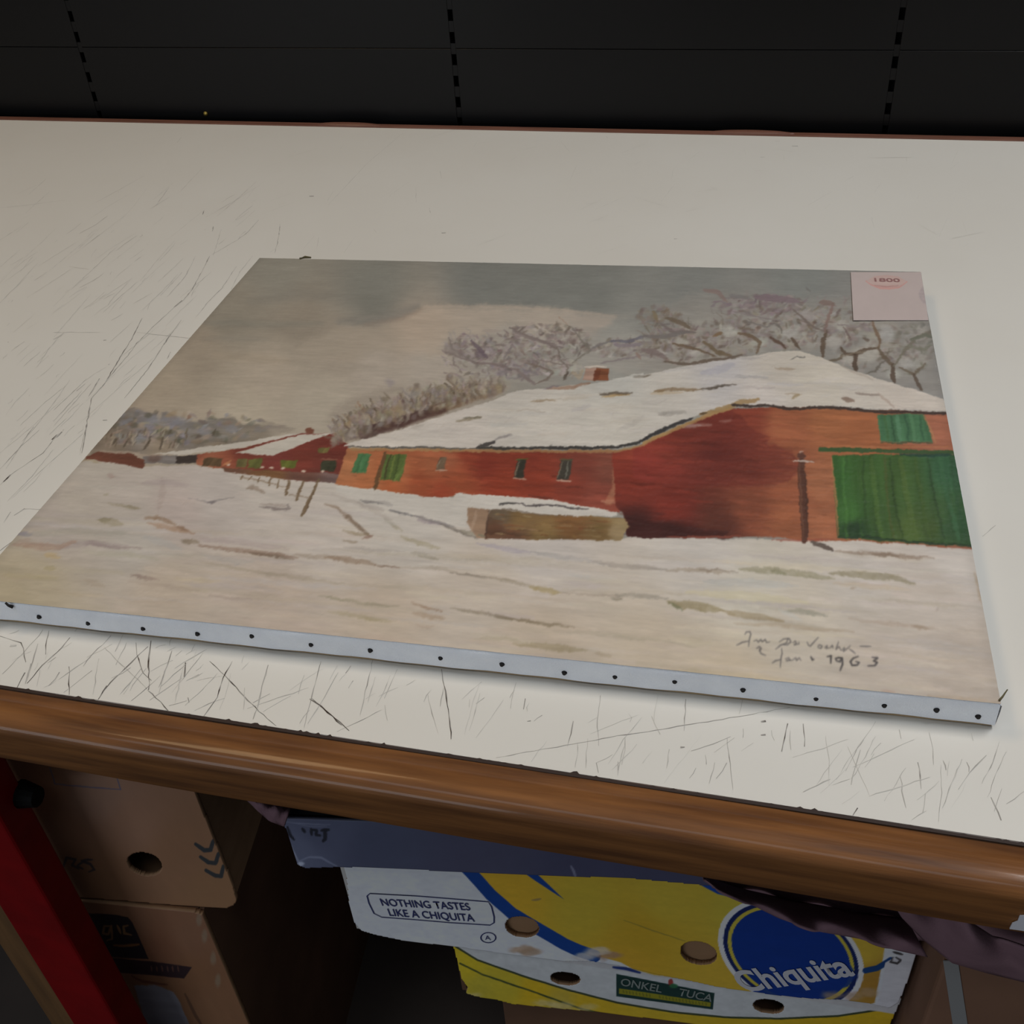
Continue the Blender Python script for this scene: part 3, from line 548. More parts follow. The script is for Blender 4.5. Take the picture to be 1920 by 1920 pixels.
# --- long low wing wall
wing = [(650,867,(160,100,62)),(690,905,(158,92,54)),(735,880,(158,90,54)),(720,910,(156,80,44)),(800,870,(152,84,52)),(780,905,(142,66,38)),(830,860,(146,80,52)),(870,850,(130,52,34)),(900,870,(120,43,30)),(930,910,(128,48,29)),(980,860,(122,46,32)),(1000,900,(126,48,31)),(1060,905,(120,50,36)),(1080,870,(112,52,40)),(1130,880,(116,62,48)),(1110,930,(128,60,46)),(850,905,(146,68,40)),(820,925,(146,60,36))]
P.poly(R(5)((130,122),(850,128),(1700,128),(1660,480),(1450,450),(1250,410),(1000,392),(740,378),(690,400),(540,388),(340,358),(66,322)), lambda x, y: idw(wing, x, y), rough=1.2, soft=1.2, tex=.16)
for k in range(230):
    x = rnd.uniform(650, 1135); y = rnd.uniform(846, 930+(x-650)*.03); L = rnd.uniform(8, 36)
    c = idw(wing, np.array(x), np.array(y))*255*(1+rnd.gauss(0, .14))
    if y > 915+(x-700)*.06: continue
    P.stroke([(x, y), (x+L, y+rnd.gauss(1, 1))], rnd.uniform(1.5, 4), tuple(c), alpha=.5, soft=1, dry=.5)
P.poly(R(5)((190,148),(268,150),(228,260),(150,255)), (60,104,62), rough=1, tex=.3, dirn='v')
P.stroke(R(5)((225,160),(195,250)), 4, (72,116,74), alpha=.7)
P.poly(R(5)((345,152),(465,155),(420,305),(310,300)), (74,92,42), rough=1, tex=.35, dirn='v')
for a, b, w, c in (((340,150),(280,345),8,(86,62,38)),((375,155),(335,290),3,(58,50,30)),((420,160),(385,300),3,(56,70,32)),((400,160),(360,290),3,(96,110,48))): P.stroke(R(5)(a, b), w, c, alpha=.9, taper=.2)
for x0, x1, y0, y1, sh, c in ((650,690,165,240,-22,(92,74,56)),(1085,1135,180,285,-18,(46,44,36)),(1325,1395,180,290,-24,(56,52,44))):
    P.poly(R(5)((x0,y0),(x1,y0),(x1+sh,y1),(x0+sh,y1)), c, rough=1, tex=.2, dirn='v')
    P.stroke(R(5)((x0+sh-4,y1+4),(x1+sh+14,y1+8)), 3, (170,148,128), alpha=.8)
    P.stroke(R(5)((x0+8,y0+10),(x0+sh+6,y1-10)), 2, (140,118,96), alpha=.8)
P.stroke(R(5)((1075,182),(1140,178)), 3, (84,92,40), alpha=.8); P.stroke(R(5)((1320,175),(1395,185)), 3, (80,76,50), alpha=.8); P.stroke(R(5)((1370,190),(1350,280)), 2.5, (112,112,100), alpha=.8)
P.stroke(R(5)((1660,180),(1640,260),(1640,340),(1600,420)), 15, (158,104,74), alpha=.75, dry=.35, taper=.1, soft=2); P.stroke(R(5)((1560,415),(1640,420),(1650,380)), 8, (168,112,86), alpha=.7, dry=.3)
# --- big barn wall
barn = [(1200,870,(126,46,36)),(1170,900,(120,44,32)),(1300,800,(108,44,34)),(1350,850,(96,39,31)),(1250,950,(114,41,31)),(1250,998,(64,30,27)),(1180,990,(58,27,25)),(1340,990,(84,42,32)),(1420,870,(112,50,36)),(1400,950,(124,64,43)),(1470,800,(146,82,52)),(1550,790,(152,90,54)),(1460,970,(142,80,50)),(1530,900,(152,92,60)),(1540,980,(146,86,56)),(1600,830,(152,88,52)),(1775,810,(148,88,64)),(1390,785,(124,54,38)),(1350,800,(104,42,33)),(1470,920,(140,76,49)),(1200,850,(140,58,40))]
P.poly([(1140,847),(1180,838),(1262,800),(1362,764),(1475,760),(1790,772),(1850,1030),(1600,1012),(1500,1013),(1440,1004),(1300,1008),(1168,1006),(1160,960),(1146,950)], lambda x, y: idw(barn, x, y, 3.6), rough=1.2, soft=1.3, tex=.15)
P.poly(R(3)((-60,1075),(0,1055),(350,900),(500,862),(560,900),(600,960),(720,1010),(700,1050),(840,1080),(880,1150),(880,1210),(820,1260),(660,1290),(400,1290),(100,1280),(-60,1240)), lambda x, y: idw([(1200,860,(128,46,38)),(1250,850,(112,43,34)),(1340,850,(96,38,31)),(1400,880,(102,42,33)),(1450,880,(112,50,38)),(1330,790,(104,42,33))], x, y), rough=4, soft=3, alpha=.8, tex=.12)
for k in range(420):
    x = rnd.uniform(1150, 1560); y = rnd.uniform(770, 1005); L = rnd.uniform(10, 55)
    if y < 850-(x-1150)*.38: continue
    c = idw(barn, np.array(x), np.array(y))*255*(1+rnd.gauss(.02, .13))
    P.stroke([(x, y), (x+L, y+rnd.gauss(1.5, 1.5))], rnd.uniform(2, 7), tuple(c), alpha=.42, soft=1.5, dry=.5, lift=.5)
for x, y in ((1215,865),(1250,880),(1330,850),(1230,840)): P.dab(x, y, 26, 8, (140,52,42) if x < 1300 else (84,34,30), alpha=.45, soft=1.2)
P.poly([(1168,965),(1260,985),(1360,992),(1350,1008),(1300,1006),(1170,1003)], (56,27,25), rough=4, soft=4, alpha=.7, tex=.2)
for pts in ([(1240,1005),(1310,1006),(1380,1002)],[(1440,1010),(1500,1012),(1560,1010)]): P.stroke(pts, 4, (136,66,50), alpha=.7)
# trough
P.poly(R(5)((800,445),(925,458),(905,625),(850,620),(800,540)), (140,112,88), rough=1.5, tex=.15)
P.stroke(R(5)((850,470),(820,580)), 6, (158,132,110), alpha=.6); P.stroke(R(5)((860,600),(900,615)), 6, (108,106,86), alpha=.7)
P.poly(R(5)((930,455),(1100,478),(1400,498),(1690,510),(1712,560),(1665,637),(1400,630),(1000,628),(898,625)), lambda x, y: idw([(920,990,(86,56,40)),(960,970,(114,88,52)),(1010,1000,(120,94,54)),(1060,985,(112,76,42)),(1120,995,(110,84,48)),(1150,995,(136,116,80)),(950,1005,(88,60,44)),(930,965,(108,92,72))], x, y), rough=1.5, tex=.22)
for k in range(60):
    x = rnd.uniform(915, 1130); y = rnd.uniform(962, 1005); P.stroke([(x, y), (x+rnd.uniform(8, 26), y+1.5)], rnd.uniform(1.5, 3.5), jit(rnd.choice([(128,100,58),(92,66,40),(118,70,40),(136,112,76)])), alpha=.6, dry=.4)
P.dab(*R(5)((1635,590))[0], 13, 12, (140,118,84), alpha=.7, soft=.8); P.stroke(R(5)((920,470),(905,620)), 4, (70,50,42), alpha=.7)
P.poly(R(5)((730,372),(1000,386),(1250,402),(1450,445),(1645,475),(1640,498),(1400,502),(1250,492),(1100,475),(1040,458),(930,462),(800,448),(720,410)), (180,174,164), rough=1.8, tex=.05, lift=.8)
P.stroke(R(5)((985,432),(1030,428),(1065,428)), 5, (62,60,58), alpha=.9); P.stroke(R(5)((1065,425),(1150,440),(1250,435),(1350,450),(1480,462)), 3.5, (72,66,66), alpha=.9, rough=1.5)
P.stroke(R(5)((930,465),(1040,462),(1200,490),(1400,502)), 2.5, (96,80,66), alpha=.7)
P.stroke(R(5)((1140,380),(1280,400)), 4, (92,44,34), alpha=.8)
# --- bushes behind the roof
def bush(n, fx, cols, lmin, lmax, spread, a=.6, w=(1.5, 4)):
    for _ in range(n):
        x, y, dirx, sc_ = fx(); L = rnd.uniform(lmin, lmax)*sc_; an = -math.pi/2+dirx+rnd.gauss(0, spread)
        mx = x+L*.5*math.cos(an)+rnd.gauss(0, 2); my = y+L*.5*math.sin(an)
        P.stroke([(x, y), (mx, my), (x+L*math.cos(an+rnd.gauss(0, .2)), y+L*math.sin(an))], rnd.uniform(*w), jit(rnd.choice(cols)), alpha=a*rnd.uniform(.6, 1.2), soft=1.3, rough=1.5)
P.poly(R(2)((20,960),(60,850),(200,770),(380,720),(520,740),(700,740),(900,730),(1045,715),(1040,760),(900,815),(700,885),(440,970),(150,1040)), (142,131,117), rough=8, soft=8, alpha=.75, tex=.1)
def f1():
    t = rnd.random()**.9; x = 618+t*320; y = 832-t*100-rnd.random()*34*(1-t*.55)
    return x, y+2, -.45+.25*t, .55+.75*math.sin(math.pi*min(1, .12+t*.85))
bush(900, f1, [(104,90,76),(124,115,110),(130,112,84),(112,98,84),(90,75,62),(142,131,116),(152,143,128),(120,109,104)], 8, 32, .35, .7, (2, 6))
for k in range(260):
    t = rnd.uniform(.1, .75); x = 640+t*290; y = 832-t*96-rnd.uniform(0, 16)
    P.dab(x, y, rnd.uniform(4, 11), rnd.uniform(2, 5), jit((78,58,54) if t < .55 else (100,78,62)), alpha=.45, ang=-.4, soft=1)
P.stroke(R(2)((300,985),(440,945),(580,895),(700,860)), 13, (76,52,46), alpha=.75, soft=4); P.stroke(R(2)((150,1030),(300,990)), 8, (98,80,70), alpha=.6, soft=3)
P.stroke(R(2)((700,860),(860,800),(1000,760)), 8, (118,96,74), alpha=.6, soft=3)
for k in range(260):
    t = rnd.random(); x = 615+t*330; y = 832-t*104-rnd.random()**1.2*(18+44*math.sin(math.pi*min(1, .1+t*.85)))
    P.dab(x, y, rnd.uniform(3, 9), rnd.uniform(2, 6), jit(rnd.choice([(126,117,112),(140,129,114),(112,98,84),(134,118,90),(150,141,125),(102,87,74)])), alpha=rnd.uniform(.3, .65), ang=rnd.gauss(-1.1, .5), soft=1.1, rough=2)
for q in ((370,705),(620,760)): P.dab(*R(2)(q)[0], 9, 7, (124,116,120), alpha=.5, soft=1.2, rough=3)
# --- middle tree
P.poly(R(2)((670,520),(720,450),(900,470),(1050,390),(1250,480),(1400,380),(1600,470),(1900,440),(1920,640),(1600,640),(1400,640),(1250,740),(1100,700),(860,680),(760,600)), (142,136,127), rough=14, soft=14, alpha=.6, tex=.1)
def f2():
    x = rnd.uniform(830, 1060); y = rnd.uniform(628, 708)-(x-830)*.03
    return x, y, rnd.choice([-.9, -.6, -1.2]), .8
def clump(n, cx, cy, rx, ry, cols, w=(3, 9), h=(1.5, 4), a=(.3, .7), an=(-.3, .7)):
    for _ in range(n):
        t = rnd.uniform(0, 6.28); r = math.sqrt(rnd.random()); x = cx+rx*r*math.cos(t); y = cy+ry*r*math.sin(t)
        P.dab(x, y, rnd.uniform(*w), rnd.uniform(*h), jit(rnd.choice(cols)), alpha=rnd.uniform(*a), ang=rnd.gauss(*an), soft=1, rough=1.8)
MT = [(116,106,100),(128,119,118),(102,90,84),(140,131,123),(110,98,90),(150,145,136),(136,127,118)]
clump(150, 880, 655, 52, 24, MT); clump(190, 960, 672, 78, 30, MT); clump(120, 1010, 630, 70, 24, MT); clump(90, 1060, 640, 45, 26, MT[2:]); clump(110, 1160, 652, 75, 16, MT); clump(60, 960, 695, 40, 14, [(104,92,92),(118,108,110),(128,118,116)])
clump(70, 1050, 690, 40, 16, [(158,152,144),(150,144,134),(128,116,104)])
bush(220, f2, [(120,106,104),(128,118,122),(104,90,86),(142,132,128),(136,126,122)], 6, 20, .5, .55, (1.5, 5))
for pts, w, c in [([(1190,720),(1090,640),(980,610),(860,600),(760,560),(690,540)],4,(112,98,94)), ([(860,600),(800,560),(730,520),(710,460)],4,(112,102,98)), ([(1190,720),(1250,690),(1285,650),(1220,620),(1130,600)],3.5,(108,94,84)), ([(1360,690),(1370,620),(1330,580),(1320,520),(1180,460),(1050,400)],3.5,(104,92,84)), ([(1400,600),(1500,530),(1450,470),(1400,400),(1360,385)],3.5,(108,102,92)), ([(1320,340),(1370,380)],2.5,(140,116,100)),
    ([(1500,530),(1560,490),(1640,475)],4,(108,104,102)), ([(1620,478),(1720,475),(1850,440)],6,(92,90,100)), ([(1560,600),(1700,570),(1800,560),(1920,580)],4,(120,110,110)), ([(1640,500),(1720,500),(1850,480)],7,(118,108,112)), ([(1350,690),(1365,650)],6,(80,70,60)), ([(1090,640),(1140,680),(1190,720)],7,(116,104,100)), ([(1200,580),(1300,600),(1400,610)],3,(110,98,92)), ([(1050,400),(1100,430),(1250,490),(1340,510)],7,(114,102,98)), ([(900,420),(1000,420)],6,(146,134,124)), ([(840,480),(920,570)],9,(98,84,90)), ([(1070,500),(1010,580)],5,(116,106,104)), ([(1760,540),(1790,580)],5,(128,106,96))]:
    P.stroke(R(2)(*pts), w, c, alpha=.8, soft=1.3, rough=2, taper=.5)
P.dab(*R(2)((885,550))[0], 12, 8, (94,80,88), alpha=.6, soft=1, ang=.5); P.dab(*R(2)((730,530))[0], 16, 9, (122,112,106), alpha=.5, soft=1.2, ang=.5)
# --- right tree
P.poly(R(3)((0,480),(100,300),(340,200),(640,220),(900,240),(1190,230),(1560,380),(1640,420),(1700,780),(1420,710),(1040,580),(880,530),(560,565),(0,660)), (132,127,119), rough=14, soft=14, alpha=.6, tex=.1)
for k in range(120):
    x = rnd.uniform(1215, 1740); y = rnd.uniform(600, 700)
    if y > 655+abs(x-1500)*.1 and x < 1540: continue
    if x > 1540 and y > 660+(x-1540)*.4: continue
    P.dab(x, y, rnd.uniform(7, 18), rnd.uniform(5, 11), jit(rnd.choice([(150,147,138),(143,139,130),(138,130,120),(148,140,124)]), 4), alpha=.4, soft=1.2)
bush(110, lambda: (rnd.uniform(1200, 1300), rnd.uniform(600, 660), rnd.choice([-.7, -.4, -1.1]), 1), [(112,100,86),(104,94,90),(128,114,104)], 7, 20, .4, .5, (1.5, 4))
bush(110, lambda: (rnd.uniform(1330, 1590), rnd.uniform(560, 640), rnd.choice([-.9, .2, -1.2]), 1), [(118,102,100),(112,100,92),(134,122,116),(124,112,110)], 6, 20, .5, .45, (1.5, 4))
RT = [(112,98,92),(126,114,108),(104,90,78),(140,132,124),(120,108,108),(134,122,112),(96,82,70),(148,143,134)]
clump(150, 1260, 645, 60, 32, RT); clump(170, 1350, 635, 80, 34, RT); clump(170, 1450, 610, 90, 44, RT); clump(120, 1420, 570, 90, 18, [(116,100,104),(126,112,112),(108,94,92),(132,122,118)]); clump(150, 1540, 610, 70, 40, RT); clump(190, 1640, 650, 80, 46, RT, a=(.25, .55)); clump(70, 1710, 650, 40, 50, [(112,108,98),(126,120,112),(104,100,88)]); clump(60, 1230, 590, 40, 18, [(108,98,84),(118,108,100)])
for (px_, py_, a_, b_) in ((1275,641,16,6),(1365,620,18,9),(1300,660,14,6),(1560,640,16,10),(1622,660,22,15),(1590,672,14,10),(1660,625,14,14),(1700,680,15,10),(1480,625,18,10),(1420,640,16,7),(1675,700,14,8),(1510,590,20,9),(1575,610,14,10)): P.dab(px_, py_, a_, b_, jit((152,149,140), 4), alpha=.75, soft=.9, rough=3)
BD = (84,68,54)
for pts, w, c in [([(120,590),(260,605),(400,580),(560,555)],6,(92,78,66)), ([(170,490),(280,515),(400,560)],5,(98,80,62)), ([(340,480),(420,540),(500,555)],7,(104,88,66)), ([(640,540),(665,485),(600,440),(540,430)],7,(100,82,64)), ([(720,460),(785,490),(805,515)],6,(82,62,50)), ([(850,460),(885,515)],7,BD), ([(1022,570),(1020,500),(1040,420)],8,BD), ([(1040,420),(1000,410),(950,385),(900,340),(850,300)],4,(104,92,84)), ([(1030,420),(1050,340),(1080,265)],6,(118,96,88)),
    ([(1120,510),(1150,545),(1200,550),(1260,520),(1320,512)],7,BD), ([(1330,520),(1345,470),(1320,420),(1300,365)],6,(108,86,66)), ([(1212,640),(1205,600),(1210,545)],10,(74,58,46)), ([(1330,510),(1360,560),(1385,590),(1425,620)],7,(92,78,62)), ([(1425,700),(1418,660),(1425,610)],10,(78,62,50)), ([(1425,620),(1460,570),(1500,510),(1560,450),(1640,415)],6,(104,98,84)), ([(1260,655),(1320,640),(1350,600),(1380,585)],4,(96,90,80)), ([(1460,620),(1500,640),(1540,660),(1605,600)],5,(98,86,70)), ([(1540,660),(1560,705),(1585,750)],8,(84,70,58)), ([(1040,590),(1110,575),(1135,545)],5,(94,82,66)),
    ([(1140,400),(1165,440),(1180,470)],4,(104,88,82)), ([(1500,500),(1600,520),(1640,500)],6,(108,106,92)), ([(1520,470),(1600,440),(1640,450)],7,(96,98,84)), ([(740,380),(780,400),(785,430)],4,(104,98,90)), ([(350,190),(420,200),(470,250)],9,(122,104,98)), ([(490,220),(600,230)],7,(112,108,106)), ([(640,230),(760,240),(880,255)],13,(114,98,102)), ([(1010,260),(1080,270)],11,(116,98,90)), ([(930,180),(950,200)],4,(104,102,98)), ([(60,310),(80,360)],8,(116,102,78)), ([(130,350),(200,370),(260,400)],9,(100,86,70)), ([(100,380),(180,430),(300,430)],6,(106,96,92)), ([(0,450),(120,450),(260,430)],8,(106,100,96)), ([(400,450),(440,430)],6,(112,90,64)), ([(0,520),(120,560)],12,(116,102,98)), ([(1120,560),(1260,530)],3,(120,108,90)), ([(580,360),(700,400),(760,380)],3,(110,104,98)), ([(1250,460),(1280,470)],6,(98,84,72)), ([(540,400),(620,410)],4,(104,92,80)), ([(520,310),(640,340),(780,360)],3,(118,108,106)), ([(1100,380),(1200,400),(1300,390)],3,(120,110,106))]:
    P.stroke(R(3)(*pts), w, c, alpha=.85, soft=1.3, rough=2, taper=.45)
# --- snowy roof
roofp = R(2)((115,1058),(440,972),(700,887),(900,822),(1100,752),(1250,737),(1490,717),(1600,700),(1750,662),(1800,655))+R(3)((0,665),(250,612),(560,567),(700,542),(880,527),(1040,577),(1200,642),(1420,712),(1560,752),(1700,802),(1725,868),(1500,862),(1100,842),(820,847),(600,832),(500,828),(350,872),(200,932),(0,1020))+R(2)((1780,1040),(1620,1072),(1100,1075),(850,1078),(500,1076),(300,1073),(115,1066))
P.poly(roofp, lambda x, y: idw([(700,825,(182,174,163)),(850,790,(178,170,160)),(950,740,(172,166,156)),(1000,800,(178,172,161)),(1150,780,(180,174,162)),(1250,740,(174,168,158)),(1350,700,(166,162,160)),(1450,690,(172,164,152)),(1550,720,(178,170,156)),(1700,750,(182,172,160)),(1500,680,(176,168,154)),(1150,720,(168,166,158)),(1600,745,(178,170,158)),(1420,740,(180,172,164))], x, y), rough=1.6, soft=1.4, tex=.05, lift=.8)
for k in range(160):
    x = rnd.uniform(800, 1740); y = rnd.uniform(670, 820)
    if y < 760-(x-900)*.14 or y > 830-(x-1150)*.22 or (x > 1500 and y < 700+(x-1500)*.2) or (x > 1350 and y > 750): continue
    P.stroke([(x, y), (x+rnd.uniform(20, 80), y-rnd.uniform(-3, 7))], rnd.uniform(3, 9), jit(rnd.choice([(182,175,165),(170,164,156),(176,166,152),(164,160,156)]), 3), alpha=.4, soft=3, dry=.4, lift=.7)
for k, L in ((2, [([(1170,817),(1230,808),(1300,808)],4,(132,112,86),.8), ([(1300,805),(1480,795)],5,(160,150,134),.6), ([(1550,776),(1640,768),(1735,772)],6,(84,72,58),.9), ([(1560,788),(1650,778),(1720,780)],4,(158,126,76),.8), ([(740,925),(800,915),(880,905)],6,(128,116,94),.8), ([(790,905),(880,907)],3,(92,88,72),.8), ([(500,965),(560,950)],6,(156,148,136),.6), ([(1080,868),(1150,862),(1240,878)],3,(150,140,128),.7), ([(945,1048),(990,1020),(1050,1005)],4,(120,114,112),.8), ([(1750,680),(1830,672)],6,(112,104,92),.7), ([(1860,765),(1920,755)],5,(120,98,70),.8), ([(1880,890),(1920,880)],5,(140,134,124),.7), ([(1250,742),(1400,738),(1500,708)],6,(136,106,86),.85), ([(1230,745),(1320,725)],4,(112,98,104),.7), ([(1400,870),(1500,840)],8,(160,154,152),.5), ([(1650,980),(1800,900)],10,(162,156,148),.5)]),
             (3, [([(60,760),(200,745),(330,748)],6,(122,100,72),.85), ([(330,748),(430,730),(525,720)],5,(78,68,58),.9), ([(40,775),(220,765)],5,(168,146,112),.6), ([(330,655),(420,640),(510,605)],14,(150,148,154),.8), ([(520,675),(700,680)],5,(150,146,144),.7), ([(750,630),(850,636)],5,(146,128,108),.8), ([(830,580),(870,568),(920,566)],3,(92,90,86),.85), ([(800,772),(900,775)],3,(150,132,110),.7), ([(840,795),(880,778)],7,(132,112,78),.8), ([(1130,795),(1190,812)],7,(112,90,76),.85), ([(1205,768),(1340,776)],5,(128,114,104),.8), ([(1340,770),(1420,840)],5,(150,130,116),.6), ([(80,885),(230,875)],9,(146,140,132),.7), ([(0,830),(120,810)],8,(160,154,146),.5), ([(560,730),(740,742)],4,(158,148,144),.6), ([(700,560),(560,580)],4,(150,144,140),.6), ([(100,650),(260,625)],5,(154,150,146),.6), ([(1120,600),(1200,650),(1300,690)],5,(150,138,126),.6), ([(700,715),(900,720)],6,(164,160,160),.6), ([(0,680),(40,665)],4,(110,100,86),.8)])):
    for pts, w, c, a in L: P.stroke(R(k)(*pts), w, c, alpha=a, soft=1.8, rough=1.8, dry=.2)
# eaves
P.stroke(R(2)((140,1072),(300,1075),(520,1078),(700,1082),(870,1082)), 4, (76,72,68), alpha=.9, rough=1.5)
P.stroke(R(2)((850,1078),(900,1062),(960,1045)), 7, (58,54,52), alpha=.9, rough=1.5); P.stroke(R(2)((870,1080),(1000,1078),(1100,1080)), 6, (52,50,46), alpha=.95, rough=1.5)
P.stroke(R(2)((1100,1080),(1250,1072),(1400,1076),(1620,1074),(1760,1045),(1830,1010),(1920,968)), 6, (50,48,46), alpha=.95, rough=2.2, taper=.2)
P.stroke(R(2)((150,1086),(500,1090),(1000,1094),(1300,1094),(1650,1094),(1780,1064),(1920,990)), 5, (148,116,72), alpha=.75, taper=.1, soft=1.5)
P.stroke(R(3)((0,1020),(130,962),(200,935),(270,910)), 7, (52,50,50), alpha=.95, taper=.3, rough=2.2); P.stroke(R(3)((0,1045),(100,1000),(260,935),(380,885),(490,850)), 6, (152,118,70), alpha=.85, taper=.1)
P.stroke(R(3)((320,890),(400,870),(500,838),(560,812),(650,800)), 9, (142,112,68), alpha=.8, rough=2.5); P.stroke(R(3)((320,885),(350,880)), 5, (76,60,40), alpha=.8)
P.stroke(R(3)((500,832),(600,836),(700,832),(800,852),(900,855),(1010,845),(1150,855),(1300,866),(1500,874),(1715,878)), 5.5, (58,46,41), alpha=.95, rough=1.6, taper=.15)
# chimney
P.poly(R(2)((1480,628),(1532,624),(1517,697),(1462,694)), (152,122,106), rough=.8, tex=.1)
P.poly(R(2)((1532,626),(1610,632),(1602,697),(1517,697)), (114,66,42), rough=.8, tex=.2); P.poly(R(2)((1525,640),(1560,640),(1550,690),(1515,690)), (98,50,34), rough=1, alpha=.7)
P.stroke(R(2)((1475,620),(1540,616),(1590,622)), 4, (178,166,152), alpha=.9); P.stroke(R(2)((1395,650),(1440,680),(1460,640)), 9, (150,134,112), alpha=.7)
# --- green doors, window, post
P.poly(R(3)((1330,884),(1592,884),(1642,1042),(1340,1036)), (60,100,66), rough=1.2, tex=.2, dirn='v')
for x, w, c in ((1408,4,(42,74,48)),(1440,8,(80,124,90)),(1485,4,(44,78,54)),(1520,8,(74,116,78)),(1570,4,(48,82,56)),(1370,6,(58,92,52))): P.stroke(R(3)((x,895),(x+18,1030)), w, c, alpha=.7, taper=.2)
P.stroke(R(3)((1345,1042),(1640,1046)), 3, (44,66,44), alpha=.8); P.stroke(R(3)((1590,890),(1660,1045)), 4, (158,110,70), alpha=.7)
P.stroke(R(3)((1000,1082),(1300,1088),(1760,1100)), 8, (50,78,42), alpha=.95, taper=.05); P.stroke(R(3)((1040,1065),(1750,1068)), 3, (160,100,60), alpha=.6)
dr = [(1553,851),(1790,851),(1802,900),(1824,1010),(1828,1024),(1700,1017),(1600,1009),(1566,1007)]
P.poly(dr, lambda x, y: idw([(1570,900,(46,84,36)),(1600,990,(36,60,34)),(1620,900,(56,88,38)),(1680,900,(54,80,36)),(1700,990,(66,87,38)),(1750,990,(60,81,36)),(1650,970,(52,79,36)),(1780,880,(46,84,54)),(1800,980,(44,80,46)),(1590,960,(54,96,40)),(1770,990,(46,76,44))], x, y), rough=1.3, tex=.16, dirn='v')
for x0, x1, w, c in ((1615,1625,5,(40,64,30)),(1664,1690,4,(38,58,28)),(1738,1768,4,(36,56,30)),(1576,1584,5,(66,112,48)),(1630,1650,9,(70,98,42)),(1686,1715,10,(74,96,42)),(1712,1742,7,(62,86,36)),(1655,1672,5,(72,78,36)),(1760,1795,9,(52,92,58)),(1600,1612,6,(50,86,36)),(1780,1808,5,(40,72,44))):
    P.stroke([(x0, 858), ((x0+x1)/2-2, 930), (x1, 1008)], w, c, alpha=.6, taper=.2, soft=2, rough=2, dirn='v', lift=.6)
P.stroke([(1553,856),(1562,930),(1568,1004)], 3.5, (176,110,70), alpha=.7); P.stroke(R(3)((1460,1112),(1600,1118),(1740,1114)), 7, (34,62,50), alpha=.85)
P.stroke([(1568,1006),(1620,1006),(1700,1014),(1824,1022)], 5, (34,52,34), alpha=.85, rough=2.2)
P.dab(1596, 985, 20, 9, (34,54,34), alpha=.5, soft=1.2)
P.stroke([(1806,880),(1822,960),(1830,1018)], 4, (150,146,110), alpha=.6, dry=.4)
P.stroke([(1497,862),(1499,930),(1502,1012)], 13, (78,47,36), alpha=.95, taper=.1, soft=1.2); P.stroke([(1494,866),(1496,930),(1499,1008)], 3, (118,78,58), alpha=.6); P.stroke([(1504,880),(1508,1008)], 3, (54,34,28), alpha=.7)
P.dab(1497, 853, 7, 5, (84,52,42), alpha=.95); P.stroke([(1484,862),(1500,861),(1519,864)], 4, (176,158,146), alpha=.9)
P.stroke([(1494,847),(1500,846)], 2.5, (170,150,138), alpha=.8)
# signature strokes
SG = [[(165,258),(215,232),(290,215)],[(250,150),(265,125),(300,120),(310,150),(295,200),(285,270)],[(340,218),(370,205),(385,225),(410,200),(425,222),(455,200),(470,232),(500,225)],
      [(595,225),(640,200),(700,195),(715,225),(680,255),(640,258)],[(690,190),(670,240),(610,262),(560,300)],[(735,235),(760,215),(770,235),(750,255),(800,245),(795,225)],[(880,225),(895,260),(915,268),(950,230),(995,180)],
      [(990,275),(1010,258),(1035,270),(1020,292),(990,280)],[(1060,285),(1085,262),(1075,290),(1110,285)],[(1120,285),(1140,260),(1145,290)],[(1200,225),(1185,270),(1175,300),(1205,275),(1225,310)],[(1230,310),(1260,285),(1250,320),(1300,285),(1320,265)],[(1310,300),(1340,320),(1370,345)],[(1420,272),(1530,268)],
      [(365,290),(395,270),(415,290),(395,320)],[(395,290),(410,340),(460,362)],[(620,290),(625,340),(612,400),(605,480)],[(525,438),(560,412),(610,402)],[(660,400),(690,385),(705,405),(670,415),(740,410)],[(740,400),(765,385),(770,412),(800,385),(815,410)],[(920,375),(935,405),(950,400)],
      [(1085,375),(1125,365),(1120,440)],[(1180,420),(1170,395),(1200,385),(1235,390),(1215,425),(1180,420)],[(1240,390),(1240,450),(1215,515)],[(1400,375),(1350,390),(1320,430),(1340,465),(1390,460),(1410,435),(1375,425)],[(1545,380),(1600,385),(1560,415),(1595,435),(1570,465),(1500,468)]]
for k, s in enumerate(SG):
    b = k >= 20
    P.stroke(R(13)(*s), 3.6 if b else 2.6, (62,58,58) if b else (84,80,80), alpha=.9 if b else .78, soft=1.1, taper=.4, rough=.6, lift=.2)
# bristle drag over everything wet
ii, jj = np.meshgrid(np.arange(P.nv), np.arange(P.nu), indexing='ij')
wy = fbm(P.nv, P.nu, 12, 18, 700, 3)*1.8+fbm(P.nv, P.nu, 3, 5, 740, 2)*1.0; wx = fbm(P.nv, P.nu, 26, 18, 720, 2)*2.2+fbm(P.nv, P.nu, 3, 7, 760, 2)*1.3
sigm = np.zeros((P.nv, P.nu)); w_ = P.win(1365, 1660, 1175, 1265); sigm[w_] = 1     # the signature stays crisp
wy = wy*(1-.8*sigm); wx = wx*(1-.8*sigm)
P.img = P.img[np.clip(np.rint(ii+wy), 0, P.nv-1).astype(int), np.clip(np.rint(jj+wx), 0, P.nu-1).astype(int)]
k_ = np.pad(P.img, ((1, 1), (1, 1), (0, 0)), mode='edge'); P.img = (k_[1:-1, 1:-1]*2+k_[:-2, 1:-1]+k_[2:, 1:-1]+k_[1:-1, :-2]+k_[1:-1, 2:])/6
P.img *= (1+.035*fbm(P.nv, P.nu, 2.5, 22, 810, 3)+.03*fbm(P.nv, P.nu, 14, 40, 820, 3))[..., None]
